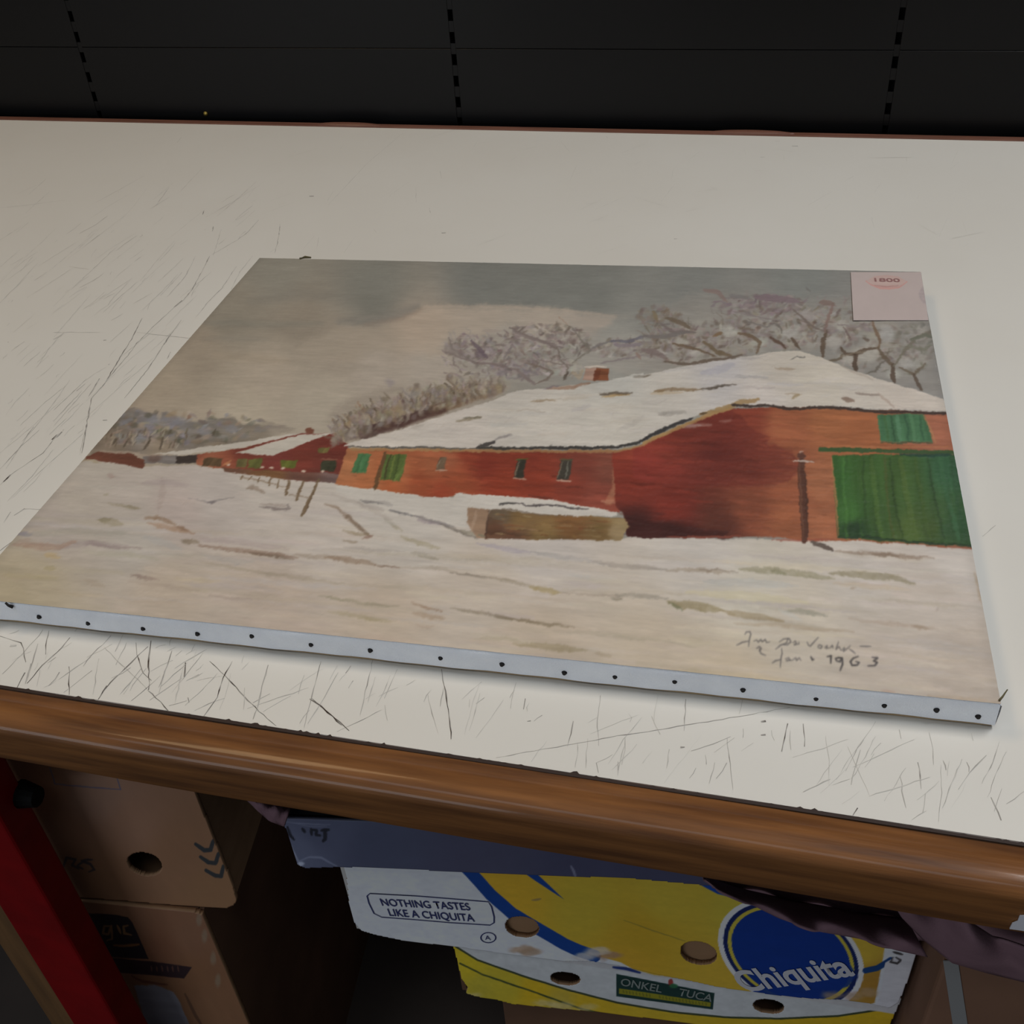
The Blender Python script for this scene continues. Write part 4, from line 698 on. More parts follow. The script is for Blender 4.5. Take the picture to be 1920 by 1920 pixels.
lum = (P.img*np.array((.3, .59, .11))).sum(-1, keepdims=True); P.img = lum+(P.img-lum)*.86
P.h += .5*fbm(P.nv, P.nu, 3, 18, 830, 3)+.25*P.nf
# worn margins of the canvas
P.img *= (1-.05*smooth(.012, 0, np.minimum(P.U, 1-P.U)*1.0))[..., None]

KP = (0.71, 0.715, 0.71)
paint = empty('oil_painting', (CX, CY, 0), CA)
tag(paint, 'unframed oil painting of a red brick farm in snow, lying on the table', 'painting')
M_paint = mat_attr('oil_paint', rough=.5, spec=.35, bump=.06, bscale=1500)
cv = adopt(paint, link('painted_canvas', paint_mesh('painted_canvas', P, pos_canvas, KP, relief=.00022), M_paint))
cv['label'] = 'painted winter farm scene with red barn, green doors and bare trees'
# canvas turned over the edges (four sides, rounded shoulder)
def side(name, a, b, n=60):
    ua, va = a; ub, vb = b; vs = []; fs = []
    du, dv = ub-ua, vb-va; L = math.hypot(du, dv); nu_, nv_ = dv/L, -du/L
    rr = [(-.0012, .0), (-.0003, -.0005), (.0003, -.0016), (.0005, -.006), (.0005, -.012), (.0004, -.0155)]
    for i in range(n+1):
        t = i/n; u = ua+du*t; v = va+dv*t; z = float(top_z(np.array(u/CW), np.array(1-v/CH)))
        for k, (o, dz) in enumerate(rr):
            w_ = .00025*math.sin(i*1.7+k)+.0003*math.sin(i*.6+k*.5) if 2 <= k else 0
            vs.append(tuple(canvas_pt(np.array(u+nu_*(o+w_)), np.array(v+nv_*(o+w_)), max(.0004, z+dz-.00002))))
    m_ = len(rr)
    for i in range(n):
        for k in range(m_-1): fs.append((i*m_+k, i*m_+k+1, (i+1)*m_+k+1, (i+1)*m_+k))
    return adopt(paint, link(name, mesh_from(vs, fs, True), M_canvas))
side('canvas_edge', (0, 0), (CW, 0)); side('canvas_edge', (CW, 0), (CW, CH)); side('canvas_edge', (CW, CH), (0, CH)); side('canvas_edge', (0, CH), (0, 0))
for (a, b, c, d) in ((.001, CW-.001, .001, .04), (.001, CW-.001, CH-.04, CH-.001), (.001, .04, .04, CH-.04), (CW-.04, CW-.001, .04, CH-.04)):
    o = link('stretcher_bar', box_mesh(a, b, c, d, .0003, .0125), M_stretcher, paint)
# tacks along the front edge
nf = np.array([sA, -cA, 0])
for i, (x, y) in enumerate([(73,1157),(165,1169),(268,1179),(370,1189),(472,1193),(583,1209),(694,1220),(826,1234),(941,1246),(1058,1262),(1153,1269),(1265,1278),(1393,1294),(1530,1310),(1658,1323),(1756,1332),(1834,1344)]):
    q = hit_plane(x, y, canvas_pt(np.array(0.), np.array(-.0006), 0), nf)
    if i == 0:
        bm = bmesh.new(); bmesh.ops.create_cone(bm, cap_ends=True, segments=12, radius1=.0016, radius2=.0010, depth=.0012)
        bmesh.ops.rotate(bm, verts=bm.verts, matrix=Matrix.Rotation(math.pi/2, 3, 'X')); tackme = bpy.data.meshes.new('tack'); bm.to_mesh(tackme); bm.free(); tackme.materials.append(M_tack)
    o = link('tack', tackme); o.location = (q[0]+nf[0]*.0003, q[1]+nf[1]*.0003, q[2]); o.rotation_euler = (0, 0, CA); adopt(paint, o)
q0 = hit_plane(10, 1130, canvas_pt(np.array(0.), np.array(-.0018), 0), nf); q1 = hit_plane(24, 1138, canvas_pt(np.array(0.), np.array(-.0012), 0), nf)
bn = adopt(paint, link('bent_nail', tube_mesh([q0, (q0+q1)/2+nf*.0006, q1], [.0007, .0009, .0012], 8), M_tack)); bn['label'] = 'bent dark nail at the lower left corner'
# loose threads
th = [hit_z(x, y, .019) for x, y in ((1874,1313),(1880,1306),(1884,1300),(1889,1293))]
adopt(paint, link('loose_thread', tube_mesh(th, [.0006, .0005, .0004, .0003], 6), M_thread))
th = [hit_z(x, y, .016) for x, y in ((562,485),(572,482),(583,483))]
adopt(paint, link('loose_thread', tube_mesh(th, [.0010, .0014, .0008], 6), M_thread))
# paper label glued on the far right corner
sq = [(1595,510),(1727,510),(1741,600),(1600,600)]
zl = CT+TW*.9+.0005
C4 = [hit_z(x, y, zl) for x, y in sq]
Hs = homography(cor, sq)
Ps = Painter(150, 120, Hs, base=(160,148,144), seed=21)
Ps.img *= (1+.02*Ps.n1[..., None])
Ps.dab(1737, 552, 14, 18, (148,137,136), alpha=.9, soft=.3)
LB = (176,120,112)
Ps.stroke([(1624,527),(1640,519),(1662,517),(1682,519),(1700,528)], 2, (170,136,128), alpha=.6); Ps.stroke([(1624,527),(1634,534),(1650,540),(1668,541),(1686,538),(1700,528)], 4, LB, alpha=.6)
Ps.poly([(1628,527),(1640,519),(1662,516),(1684,519),(1697,528),(1686,536),(1662,540),(1640,535)], (168,140,132), alpha=.6, rough=1, soft=2)
Ps.stroke([(1640,535),(1662,538),(1684,535)], 2.4, (150,104,100), alpha=.6)
def pos_lab(U, V):
    a = np.array(C4); U = U[..., None]; V = V[..., None]
    w = Hs[2, 0]*U+Hs[2, 1]*V+Hs[2, 2]
    x = (Hs[0, 0]*U+Hs[0, 1]*V+Hs[0, 2])/w; y = (Hs[1, 0]*U+Hs[1, 1]*V+Hs[1, 2])/w
    d = _f+_r*(x-960)/FPX-_u*(y-960)/FPX; k = (zl-CAM[2])/d[..., 2:3]
    return CAM+d*k
M_label = mat_attr('pale_pink_paper', rough=.7, spec=.3)
lb = adopt(paint, link('paper_label', paint_mesh('paper_label', Ps, pos_lab, KP), M_label)); lb['label'] = 'pale pink paper label with faded red stamp'
sm = lb.modifiers.new('thick', 'SOLIDIFY'); sm.thickness = .0006; sm.offset = -1
tx = text_on('stamp_print', '1800', (0, 0, zl), (0, 0, 1), (1640, 528), (1688, 529), 6.5, M_redink, None, bold=.02, lift=.0002); tx.parent = lb; tx.matrix_parent_inverse = paint.matrix_basis.inverted() @ Matrix.Identity(4)
tx.matrix_parent_inverse = (paint.matrix_basis @ lb.matrix_parent_inverse @ lb.matrix_basis).inverted()

# ================================================================== UNDER THE TABLE
class Frame:
    """upright plane: origin O, direction e along it, outward normal n; local s (along), z (world)"""
    def __init__(s, O, ang):
        s.O = np.array([O[0], O[1], 0.]); s.e = np.array([math.cos(ang), math.sin(ang), 0]); s.n = np.array([math.sin(ang), -math.cos(ang), 0]); s.ang = ang
    def hit(s, x, y, d=0):
        q = hit_plane(x, y, s.O+s.n*d, s.n); return float((q-s.O)@s.e), float(q[2])
    def pt(s, a, z, d=0): return s.O+s.e*a+s.n*d+np.array([0, 0, z])
def upright_panel(name, fr, s0, s1, z0, z1, nu, nv, draw, K, m, keep=None, d=0, thick=.004, parent=None, base=(150,148,146), seed=1):
    f = lambda U, V: fr.O+fr.e*(s0+(s1-s0)*U)[..., None]+fr.n*d+np.array([0, 0, 1.])*(z1+(z0-z1)*V)[..., None]
    H = homography(cor, [proj(f(np.array(a), np.array(b))) for a, b in cor])
    p = Painter(nu, nv, H, base=base, seed=seed, nz=14); draw(p)
    me = paint_mesh(name, p, f, K, keep=keep)
    o = link(name, me, m)
    if parent: adopt(parent, o)
    if thick:
        sm = o.modifiers.new('thick', 'SOLIDIFY'); sm.thickness = thick; sm.offset = -1; sm.use_rim = True; sm.material_offset_rim = 1; sm.material_offset = 1
    return o
def fbox(fr, s0, s1, d0, d1, z0, z1, bevel=.0015):
    """box in a frame's axes, d = depth behind the plane"""
    me = box_mesh(s0, s1, d0, d1, z0, z1, bevel, 2)
    me.transform(Matrix.Translation(Vector(fr.O)) @ Matrix.Rotation(fr.ang, 4, 'Z')); return me
M_print = mat_attr('printed_card', rough=.55, spec=.35)
KU = (0.17, 0.165, 0.16)           # how brightly print under the table was seen

# ---- banana carton: telescoping lid over a narrower tray
A0 = hit_z(690, 1755, -.40); fr = Frame(A0, math.radians(4.0))
sL = fr.hit(650, 1690)[0]; sR = fr.hit(1702, 1835)[0]; ZT = -.250; ZB = -.418
tray_l = fr.hit(852, 1790, -.007)[0]; zbot = fr.hit(890, 1868, -.007)[1]
# supporting brown carton below
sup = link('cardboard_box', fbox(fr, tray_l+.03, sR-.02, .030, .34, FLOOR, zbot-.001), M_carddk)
tag(sup, 'plain dark brown cardboard box underneath the yellow and white banana carton', 'box')
ban = empty('banana_carton', tuple(fr.pt((sL+sR)/2, zbot, -.17)), fr.ang)
tag(ban, 'white and yellow printed banana carton with blue oval logo under the table', 'carton')
YE, YE2, WH, BL, GR, DK = (104,92,26), (104,82,20), (106,106,108), (6,28,66), (30,52,44), (24,22,22)
lid_out = [(640,1600),(650,1640),(655,1690),(664,1728),(678,1745),(702,1752),(760,1764),(850,1774),(960,1790),(1060,1802),(1110,1802),(1170,1812),(1230,1826),(1310,1842),(1345,1850),(1400,1858),(1460,1866),(1520,1872),(1580,1874),(1625,1880),(1668,1890),(1684,1880),(1702,1835),(1720,1780),(1740,1600)]
holes_lid = [(979,1738,33,20,.15), (1310,1787,36,22,.2)]
holes_tray = [(1060,1835,29,13,.1), (1441,1887,30,14,.12)]
def in_poly(P_, x, y):
    ins = np.zeros(x.shape, bool); n = len(P_)
    for i in range(n):
        a = P_[i]; b = P_[(i+1) % n]
        if abs(b[1]-a[1]) > 1e-9: ins ^= ((a[1] > y) != (b[1] > y)) & (x < (b[0]-a[0])*(y-a[1])/(b[1]-a[1])+a[0])
    return ins
def not_holes(hs, x, y):
    k = np.ones(x.shape, bool)
    for hx, hy, a, b, t in hs:
        c, q = math.cos(t), math.sin(t); X = x-hx; Y = y-hy
        k &= ((X*c+Y*q)/a)**2+((-X*q+Y*c)/b)**2 > 1
    return k
def draw_lid(p):
    p.img[:] = np.array(WH)/255*(1+.04*p.n1[..., None])
    r = R(10)
    p.poly(r((250,0),(560,370),(780,480),(1050,620),(1200,690),(1380,740),(1600,860),(2200,960))+[(1560,1900),(1640,1880),(1668,1730),(1690,1600)], lambda x, y: idw([(950,1690,(108,84,20)),(1100,1700,(100,85,24)),(1200,1760,(100,79,18)),(1250,1680,(102,87,26)),(1400,1700,(100,89,28)),(1180,1800,(104,80,20)),(1350,1830,(104,84,24)),(1620,1780,(104,86,26)),(1640,1840,(86,62,22))], x, y), rough=.5, tex=.02)
    p.stroke(r((150,-40),(250,60),(400,230),(560,370),(780,500),(950,600),(1060,650),(1180,690)), 23, BL, taper=.0, rough=.5, soft=.8)
    p.poly(r((640,60),(740,65),(850,170),(950,265),(870,215),(740,130)), BL, rough=.4, soft=.8)
    p.poly([(1240,1640),(1300,1652),(1345,1676),(1400,1690),(1400,1640)], (6,30,74), rough=.4)
    p.stroke(r((1400,420),(1650,510),(1860,580)), 1.8, (60,54,24), alpha=.7); p.stroke(r((710,270),(775,262)), 4, (70,58,40), alpha=.7)
    for q, c in (((640,640),(92,76,62)), ((1290,690),(86,66,54)), ((700,660),(88,72,58)), ((1100,700),(104,100,98)), ((1200,660),(108,100,92))): p.dab(*r(q)[0], 22, 8, c, alpha=.8, soft=.8, rough=3)
    # oval emblem
    q = R(11)
    def oval(f, n=48): # tilted egg shape
        cx, cy = 1483, 1790
        return [(cx+f*(136*math.cos(t)*math.cos(.42)-92*math.sin(t)*math.sin(.42)*1.0), cy+f*(136*math.cos(t)*math.sin(.42)+92*math.sin(t)*math.cos(.42))) for t in [2*math.pi*i/n for i in range(n)]]
    p.poly(oval(1.055), (112,112,122), rough=.4, soft=.8, tex=0); p.poly(oval(.98), (6,14,42), rough=.3, soft=.8, tex=0)
    p.poly(oval(.915), (100,90,30), rough=.3, soft=.8, tex=0); p.poly(oval(.86), (4,22,64), rough=.3, soft=.8, tex=.03)
    p.poly([(1404,1868),(1440,1830),(1590,1800),(1606,1830),(1590,1850),(1500,1876)], (4,22,64), rough=.5, soft=2, alpha=.9)
    p.stroke(q((1450,720),(1540,700),(1640,640)), 11, (8,28,56), taper=0, rough=.4); p.poly(q((1600,660),(1700,600),(2000,560),(2000,1100),(1500,1060),(1560,900)), (104,102,104), rough=.6, soft=1)
    p.stroke(q((1660,580),(1730,600)), 5, DK, alpha=.9); p.stroke(q((1660,620),(1640,655),(1690,665),(1715,640),(1680,620)), 4.5, DK, alpha=.9)
    for x, y in ((1600,1868),(1560,1866),(1630,1860)): p.dab(x, y, 18, 8, (88,72,56), alpha=.7, soft=1, rough=3)
    p.img *= (1+.02*p.nf[..., None])
def draw_tray(p):
    r = R(10); p.img[:] = np.array((100,100,100))/255*(1+.05*p.n1[..., None])
    arc1 = r((140,620),(300,720),(640,840),(1000,950),(1350,1040),(1700,1100))+R(11)((0,1030),(400,1070),(800,1080),(1250,1060),(1640,1000))
    arc2 = r((170,745),(340,830),(700,950),(1060,1080),(1300,1140),(1700,1220),(2100,1290))
    p.poly(arc1+[(1720,1960),(1720,2000),(800,2000),(800,1770)], lambda x, y: idw([(880,1810,(106,92,18)),(950,1850,(100,88,22)),(1000,1860,(108,88,14)),(1100,1890,(106,86,16)),(900,1850,(96,86,24)),(1500,1915,(104,84,14)),(1050,1890,(98,84,30))], x, y), rough=.4, tex=.03)
    p.stroke(arc1, 3.6, (26,30,18), taper=0, rough=.4, soft=.8); p.stroke(arc2, 3.4, (30,34,16), taper=0, rough=.6, soft=.8, dry=.2)
    for x, y in ((1020,1880),(1100,1890),(880,1868),(1050,1885)): p.dab(x, y, 22, 7, (108,98,70), alpha=.6, soft=1, rough=4)
    p.poly([(1000,1795),(1700,1905),(1700,1880),(1160,1800)], (98,96,96), rough=.5)
    p.stroke(r((1320,775),(1420,785),(1520,815)), 6, (16,26,58), taper=.4, rough=.5); p.poly(r((1380,740),(1480,790),(1620,830),(1950,880),(1950,790),(1500,740)), (104,84,24), rough=1.5, soft=1.5)
    lab = [(1156,1826),(1340,1862),(1337,1893),(1155,1868)]
    p.poly(lab, (10,24,22), rough=.3, soft=.7); p.poly([(1161,1853),(1333,1880),(1332,1888),(1161,1863)], (70,66,14), rough=.3, soft=.7)
    for k in range(26):
        x = 1168+k*6.2; y = 1859+(x-1168)*.152
        if k not in (9, 10): p.stroke([(x, y-2.5), (x+1.5, y+3)], 2.2, (40,42,14), alpha=.7, soft=.8, rough=.6)
    p.dab(1258, 1842, 5, 6, (72,18,14), alpha=.9); p.dab(1263, 1848, 8, 4, (20,50,30), alpha=.9)
    p.img *= (1+.03*p.nf[..., None])
tray_out = [(851,1764),(851,1775),(858,1800),(866,1835),(878,1852),(874,1862),(892,1868),(930,1874),(960,1882),(1020,1888),(1130,1898),(1250,1913),(1400,1932),(1650,1968),(1668,1920),(1690,1872),(1580,1862),(1460,1852),(1345,1838),(1230,1812),(1110,1791),(960,1779)]
o = upright_panel('lid_front', fr, sL-.01, sR+.008, ZB-.01, ZT, 560, 220, draw_lid, KU, [M_print, M_card], keep=lambda x, y: in_poly(lid_out, x, y) & not_holes(holes_lid, x, y), parent=ban, seed=31)
o['label'] = 'white and yellow printed front of the lid'
o2 = upright_panel('tray_front', fr, tray_l-.01, sR+.004, zbot-.03, -.33, 480, 180, draw_tray, KU, [M_print, M_card], keep=lambda x, y: in_poly(tray_out, x, y) & not_holes(holes_tray, x, y), d=-.007, parent=ban, seed=32)
o2['label'] = 'yellow and white printed front of the tray'
# brown inner sleeve seen through the lid's hand holes (stops above the tray's own holes)
adopt(ban, link('inner_sleeve', fbox(fr, tray_l-.02, sR-.006, .0048, .0066, -.400, ZT-.004, 0), M_card))
adopt(ban, link('lid_top', fbox(fr, sL, sR, .0005, .36, ZT, ZT+.004, 0), M_white))
adopt(ban, link('lid_side', fbox(fr, sL, sL+.004, .0045, .36, ZB+.02, ZT-.0005, 0), M_white)); adopt(ban, link('lid_side', fbox(fr, sR-.003, sR+.001, .0045, .36, ZB+.02, ZT-.0005, 0), M_white))
adopt(ban, link('lid_back', fbox(fr, sL, sR, .3605, .364, ZB+.02, ZT, 0), M_white))
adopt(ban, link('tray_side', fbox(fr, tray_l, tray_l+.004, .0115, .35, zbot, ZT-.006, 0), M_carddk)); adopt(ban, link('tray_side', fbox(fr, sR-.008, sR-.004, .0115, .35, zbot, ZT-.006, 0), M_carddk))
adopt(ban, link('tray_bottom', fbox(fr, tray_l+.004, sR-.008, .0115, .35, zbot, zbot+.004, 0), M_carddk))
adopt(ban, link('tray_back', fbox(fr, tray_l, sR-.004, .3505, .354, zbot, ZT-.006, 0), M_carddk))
# print on the lid
pl = fr.O; nn = fr.n
lf = o
def on_lid(name, s, p0, p1, h, m, **k):
    t = text_on(name, s, k.pop('P0', pl), nn, p0, p1, h, m, None, **k); t.parent = k.get('par', lf); t.matrix_parent_inverse = (ban.matrix_basis @ lf.matrix_parent_inverse).inverted(); return t
on_lid('lettering', 'NOTHING TASTES', (717, 1697), (883, 1706), 13, M_inkblue, bold=.012)
on_lid('lettering', 'LIKE A CHIQUITA', (731, 1716), (891, 1727), 13, M_inkblue, bold=.012)
def stroke_part(name, parent, root, pts, w, P0, n, m, closed=False, lift=.0006):
    q = [hit_plane(x, y, P0, n)+np.asarray(n)*lift for x, y in pts]
    if closed: q.append(q[0]); q.append(q[1])
    v, f = ribbon(q, [w]*len(q), n); t = link(name, mesh_from(v, f), m); t.parent = parent
    t.matrix_parent_inverse = (root.matrix_basis @ parent.matrix_parent_inverse).inverted(); return t
stroke_part('frame_line', lf, ban, R(12)((620,750),(900,765),(1150,785),(1330,800),(1350,830),(1365,890),(1365,925),(1340,940),(1100,925),(900,908),(690,892),(645,870),(615,810),(603,765)), .0011, pl, nn, M_inkblue, True)
ring = [(1330/3.2+500+14*math.cos(t), 1015/3.2+1440+9.5*math.sin(t)) for t in [2*math.pi*i/20 for i in range(20)]]
stroke_part('print_mark', lf, ban, ring, .0010, pl, nn, M_inkblue, True); on_lid('print_mark', 'A', (910, 1761), (921, 1762), 8, M_inkblue)
M_whiteink = mat('white_print', (0.66, 0.66, 0.72), rough=.6)
on_lid('lettering', 'Chiquita', (1397, 1858), (1604, 1826), 41, M_whiteink, bold=.026, lift=.0008)
def on_tray(name, s, p0, p1, h, m, **k):
    t = text_on(name, s, pl-nn*.007, nn, p0, p1, h, m, None, **k); t.parent = o2; t.matrix_parent_inverse = (ban.matrix_basis @ o2.matrix_parent_inverse).inverted()
M_paleink = mat('pale_green_print', (0.26, 0.30, 0.28), rough=.6); M_dkgreen = mat('dark_green_print', (0.03, 0.05, 0.03), rough=.6)
on_tray('lettering', 'ONKEL', (1163, 1846), (1240, 1860), 14, M_paleink, bold=.015); on_tray('lettering', 'TUCA', (1271, 1865), (1334, 1877), 14, M_paleink, bold=.015)

# ---- slate grey-blue flat box on top of the carton
ZS = ZT+.0045
S0 = hit_z(560, 1623, ZS); fs_ = Frame(S0, math.radians(8.6))
zs1 = fs_.hit(538, 1541)[1]; sE = fs_.hit(1400, 1662)[0]
sl = empty('slate_box', tuple(fs_.pt(.18, ZS, -.1)), fs_.ang); tag(sl, 'dark slate blue flat box lying on the banana carton under the table edge', 'box')
slate_out = [(500,1500),(532,1540),(548,1585),(560,1622),(572,1627),(640,1625),(700,1626),(860,1634),(1000,1640),(1180,1646),(1245,1652),(1330,1660),(1420,1668),(1500,1500)]
def draw_slate(p):
    p.img[:] = idw([(560,1600,(48,50,62)),(700,1600,(36,38,50)),(900,1610,(36,36,48)),(1100,1630,(33,33,46)),(600,1560,(40,42,54))], p.X, p.Y)*(1+.03*p.n1[..., None])
    r = R(12)
    p.stroke(r((110,325),(250,335),(380,340)), 2, (64,66,78), alpha=.7); p.stroke(r((170,330),(250,350),(360,350)), 2, (58,60,72), alpha=.6)
    for s, w in (([(125,355),(140,400),(165,430)],6), ([(215,365),(228,385)],6), ([(265,365),(270,400)],6), ([(270,368),(300,375),(295,400),(320,405)],6), ([(330,375),(372,370)],7), ([(350,375),(352,425),(340,440)],8)): p.stroke(r(*s), w, (14,15,20), alpha=.95, soft=1, taper=.3)
    p.stroke(r((130,440),(170,520),(200,580)), 3, (84,86,96), alpha=.7); p.stroke(r((190,560),(260,535),(330,540),(420,590)), 4, (66,68,80), alpha=.7); p.dab(*r((205,575))[0], 6, 4, (100,102,112), alpha=.8, soft=1)
    p.stroke([(1070,1624),(1076,1634),(1080,1646)], 5, (78,78,90), alpha=.6)
o3 = upright_panel('box_front', fs_, -.012, sE, ZS-.004, zs1+.004, 420, 60, draw_slate, KU, [M_print, M_slate], keep=lambda x, y: in_poly(slate_out, x, y), parent=sl, thick=.003, seed=41)
adopt(sl, link('box_body', fbox(fs_, .006, sE, .0035, .26, ZS, zs1, 0), M_slate))
adopt(sl, link('box_lid', fbox(fs_, -.010, sE, .004, .26, zs1+.0005, zs1+.035, .002), M_blackpl))

# ---- cardboard boxes on the left, behind the red leg
B1 = hit_z(437, 1697, -.30); f1_ = Frame(B1, math.radians(8.2))
bx1 = empty('cardboard_box', tuple(f1_.pt(-.07, -.30, -.13)), f1_.ang); tag(bx1, 'plain cardboard box with oval hand hole and three black chevrons beside the red leg', 'box')
hole1 = [(271,1620,34,22,.25)]
b1_out = [(-200,1300),(-200,1660),(165,1683),(250,1690),(330,1697),(400,1701),(425,1702),(437,1697),(443,1690),(435,1660),(345,1440),(300,1300)]
def draw_b1(p):
    p.img[:] = idw([(60,1500,(66,44,30)),(120,1560,(66,46,34)),(180,1500,(72,54,44)),(250,1550,(72,52,40)),(200,1640,(66,46,32)),(330,1600,(68,48,34)),(400,1680,(70,50,34)),(120,1640,(56,38,26))], p.X, p.Y)*(1+.025*p.n1[..., None])
    r = R(8)
    for s in ([(1035,968),(1080,1000),(1115,1000),(1130,950)],[(1062,1035),(1105,1065),(1140,1068),(1158,1015)],[(1090,1108),(1140,1135),(1170,1138),(1182,1085)]): p.stroke(r(*s), 8, (20,22,24), alpha=.95, taper=.2, soft=1)
    p.stroke(r((265,565),(290,650),(640,680),(618,615)), 2.2, (40,40,52), alpha=.85, taper=0, soft=.8)
    p.stroke(r((440,1100),(410,1085),(440,1060),(480,1075),(500,1105),(470,1115)), 5, (26,24,26), alpha=.85); p.stroke(r((330,1110),(350,1040),(400,1050),(380,1080),(420,1100)), 5, (26,24,26), alpha=.85); p.stroke(r((430,1055),(490,1050)), 5, (26,24,26), alpha=.85)
z1t = -.075
oB = upright_panel('box_front', f1_, -.148, .012, -.306, z1t, 300, 220, draw_b1, KU, [M_print, M_card], keep=lambda x, y: in_poly(b1_out, x, y) & not_holes(hole1, x, y), parent=bx1, seed=51)
def in1(n, *a): adopt(bx1, link(n, fbox(f1_, *a, 0), M_card))
in1('box_side', -.004, 0, .0045, .27, -.30, z1t); in1('box_side', -.148, -.144, .0045, .27, -.30, z1t); in1('box_back', -.148, 0, .2705, .2745, -.30, z1t); in1('box_bottom', -.1435, -.0045, .0045, .27, -.30, -.296); in1('box_top', -.148, 0, .0045, .27, z1t, z1t+.004)
B2 = hit_z(378, 1713, -.305); f2_ = Frame(B2, math.radians(5.7))
bx2 = empty('cardboard_box', tuple(f2_.pt(-.06, FLOOR, -.13)), f2_.ang); tag(bx2, 'brown cardboard box with black printed panel, standing below the box with chevrons', 'box')
b2_out = [(-200,1640),(165,1691),(280,1700),(362,1711),(378,1716),(800,1800),(800,2700),(-200,2700)]
def draw_b2(p):
    p.img[:] = idw([(250,1720,(60,40,28)),(300,1780,(60,38,26)),(350,1830,(60,40,26)),(400,1900,(62,42,28)),(350,1750,(62,42,30))], p.X, p.Y)*(1+.03*p.n1[..., None])
    r = R(15)
    p.poly(r((250,190),(540,200),(700,210),(840,240),(890,300),(1075,710),(700,690),(400,660)), (14,10,12), rough=.6, soft=1)
    p.poly(r((600,690),(1100,735),(1560,800),(1470,930),(1100,890),(700,860)), (18,10,12), rough=.6, soft=1)
    p.stroke(r((680,555),(800,560),(960,545)), 5, (66,40,18), alpha=.8, taper=.3)
    for s in ([(640,340),(570,340),(560,420),(620,430),(650,340),(660,480),(600,500)],[(720,330),(760,420)],[(840,330),(790,350),(800,420),(880,440)]): p.stroke(r(*s), 5, (64,44,26), alpha=.85, soft=1)
    for x in range(1100, 1460, 60): p.stroke(r((x,790),(x+10,850)), 3, (50,30,24), alpha=.7, soft=1)
    p.poly(r((900,1010),(1150,1000),(1350,1080),(1450,1250),(1530,1450),(1050,1450)), (58,56,60), rough=3, soft=2, tex=.08); p.stroke(r((880,900),(1000,960),(1280,1000)), 5, (42,22,16), alpha=.8)
    p.stroke(r((1480,1100),(1600,1350),(1700,1500)), 6, (34,22,16), alpha=.6)
    for q in ((1640,260),(1700,450),(1800,700),(1850,950)): p.dab(*r(q)[0], 5, 12, (66,58,48), alpha=.6, soft=1)
upright_panel('box_front', f2_, -.120, 0, -.62, -.304, 260, 240, draw_b2, KU, [M_print, M_card], keep=lambda x, y: in_poly(b2_out, x, y), parent=bx2, seed=52)
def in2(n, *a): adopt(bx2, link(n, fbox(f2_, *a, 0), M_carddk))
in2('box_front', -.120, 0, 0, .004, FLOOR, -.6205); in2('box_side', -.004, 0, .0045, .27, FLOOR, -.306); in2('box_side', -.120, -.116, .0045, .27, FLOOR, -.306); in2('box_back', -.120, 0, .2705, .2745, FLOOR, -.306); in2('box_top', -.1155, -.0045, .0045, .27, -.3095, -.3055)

# ---- cardboard box with tape, far right
f3_ = Frame((max(hit_y(1748, 1860, .100)[0], float(fr.pt(sR+.008, 0)[0])), .100), math.radians(3))
bx3 = empty('cardboard_box', tuple(f3_.pt(.15, FLOOR, -.15)), f3_.ang); tag(bx3, 'brown cardboard box with a grey strip of tape at the right end under the table', 'box')
z3 = f3_.hit(1760, 1765)[1]
body = adopt(bx3, link('box_body', fbox(f3_, 0, .33, 0, .30, FLOOR, z3, .003), M_cardmid))
q = [f3_.hit(x, y) for x, y in ((1768,1800),(1796,1800),(1815,1925),(1787,1925))]
pts = [f3_.pt(a, z, .0008) for a, z in q]+[f3_.pt(a, z, .0001) for a, z in q]
adopt(bx3, link('tape_strip', mesh_from(pts, [(3,2,1,0),(0,1,5,4),(1,2,6,5),(2,3,7,6),(3,0,4,7),(4,5,6,7)]), M_tape))
# grey-green board lying on that box
gb = link('display_board', fbox(f3_, .055, .32, .004, .2, z3+.0005, z3+.045, .003), M_olive)
tag(gb, 'dark grey green board half hidden behind the mauve cloth at the right', 'board')

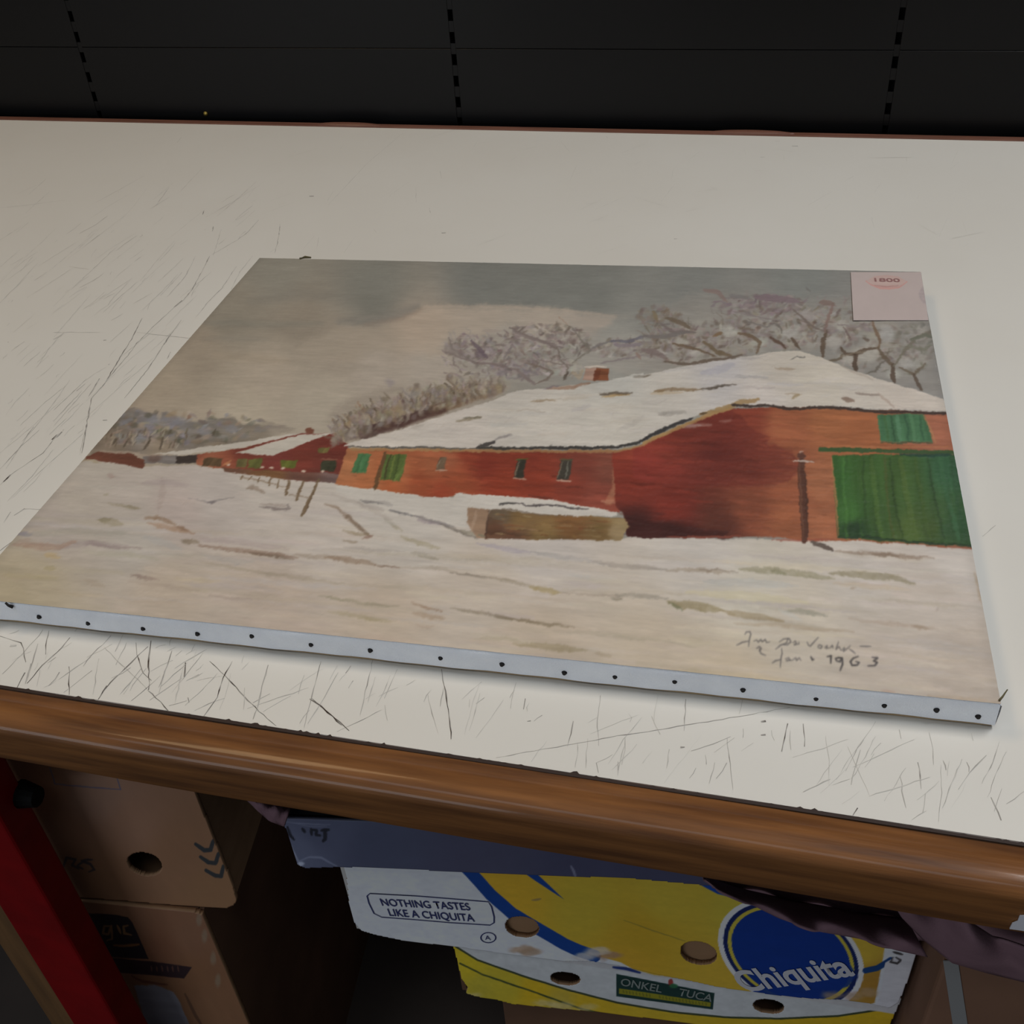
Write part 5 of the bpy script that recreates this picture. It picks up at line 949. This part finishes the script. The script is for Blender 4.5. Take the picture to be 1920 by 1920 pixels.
# ---- mauve cloth sagging in front of the cartons
def sheet(top, bot, ytop, ybot, nu=70, nv=14, amp=.004, seed=1, fold=9):
    rg = random.Random(seed); ph_ = [rg.uniform(0, 6) for _ in range(4)]
    def curve(C, t):
        L = [0]
        for a, b in zip(C[:-1], C[1:]): L.append(L[-1]+math.hypot(b[0]-a[0], b[1]-a[1]))
        s = t*L[-1]
        for i in range(len(C)-1):
            if s <= L[i+1] or i == len(C)-2:
                k = (s-L[i])/(L[i+1]-L[i]); return (C[i][0]+(C[i+1][0]-C[i][0])*k, C[i][1]+(C[i+1][1]-C[i][1])*k)
    vs = []; fs = []
    for j in range(nv+1):
        v = j/nv
        for i in range(nu+1):
            u = i/nu; a = curve(top, u); b = curve(bot, u); x = a[0]+(b[0]-a[0])*v; y = a[1]+(b[1]-a[1])*v
            Y = ytop+(ybot-ytop)*v+amp*math.sin(fold*u*2+ph_[0]+2.2*v)*(.3+v)+amp*.6*math.sin(fold*2.3*u+ph_[1]-3*v)-.010*math.sin(math.pi*v)
            vs.append(hit_y(x, y, Y))
    for j in range(nv):
        for i in range(nu): a = j*(nu+1)+i; fs.append((a, a+nu+1, a+nu+2, a+1))
    return mesh_from(vs, fs, True)
clo = empty('mauve_cloth', tuple(hit_y(1640, 1740, .09))); tag(clo, 'mauve cloth sagging in folds over the banana carton, right below the table edge', 'cloth')
for nm, me_ in (('swag', sheet([(1318,1640),(1400,1668),(1500,1690),(1600,1708),(1700,1722)], [(1322,1652),(1345,1668),(1400,1692),(1460,1722),(1530,1746),(1610,1760),(1680,1782),(1740,1795)], .098, .060, seed=2)),
               ('hanging_fold', sheet([(1672,1690),(1740,1700),(1800,1715),(1870,1760),(1990,1800)], [(1690,1720),(1730,1762),(1785,1806),(1850,1825),(1920,1842),(2010,1870)], .040, .060, seed=5, amp=.006, fold=7)),
               ('back_fold', sheet([(1325,1625),(1500,1640),(1700,1660),(2000,1700)], [(1335,1665),(1500,1715),(1700,1760),(2000,1800)], .110, .105, seed=7, amp=.002))):
    c_ = adopt(clo, link(nm, me_, M_mauve)); sm = c_.modifiers.new('thick', 'SOLIDIFY'); sm.thickness = .0016
scp_ = link('cloth_scrap', sheet([(455,1480),(500,1490),(545,1500)], [(462,1500),(482,1520),(505,1540),(532,1550)], .075, .060, nu=14, nv=8, amp=.002, seed=9), M_mauve)
sm = scp_.modifiers.new('thick', 'SOLIDIFY'); sm.thickness = .0014
tag(scp_, 'small mauve corner of cloth poking out left of the slate box', 'cloth')
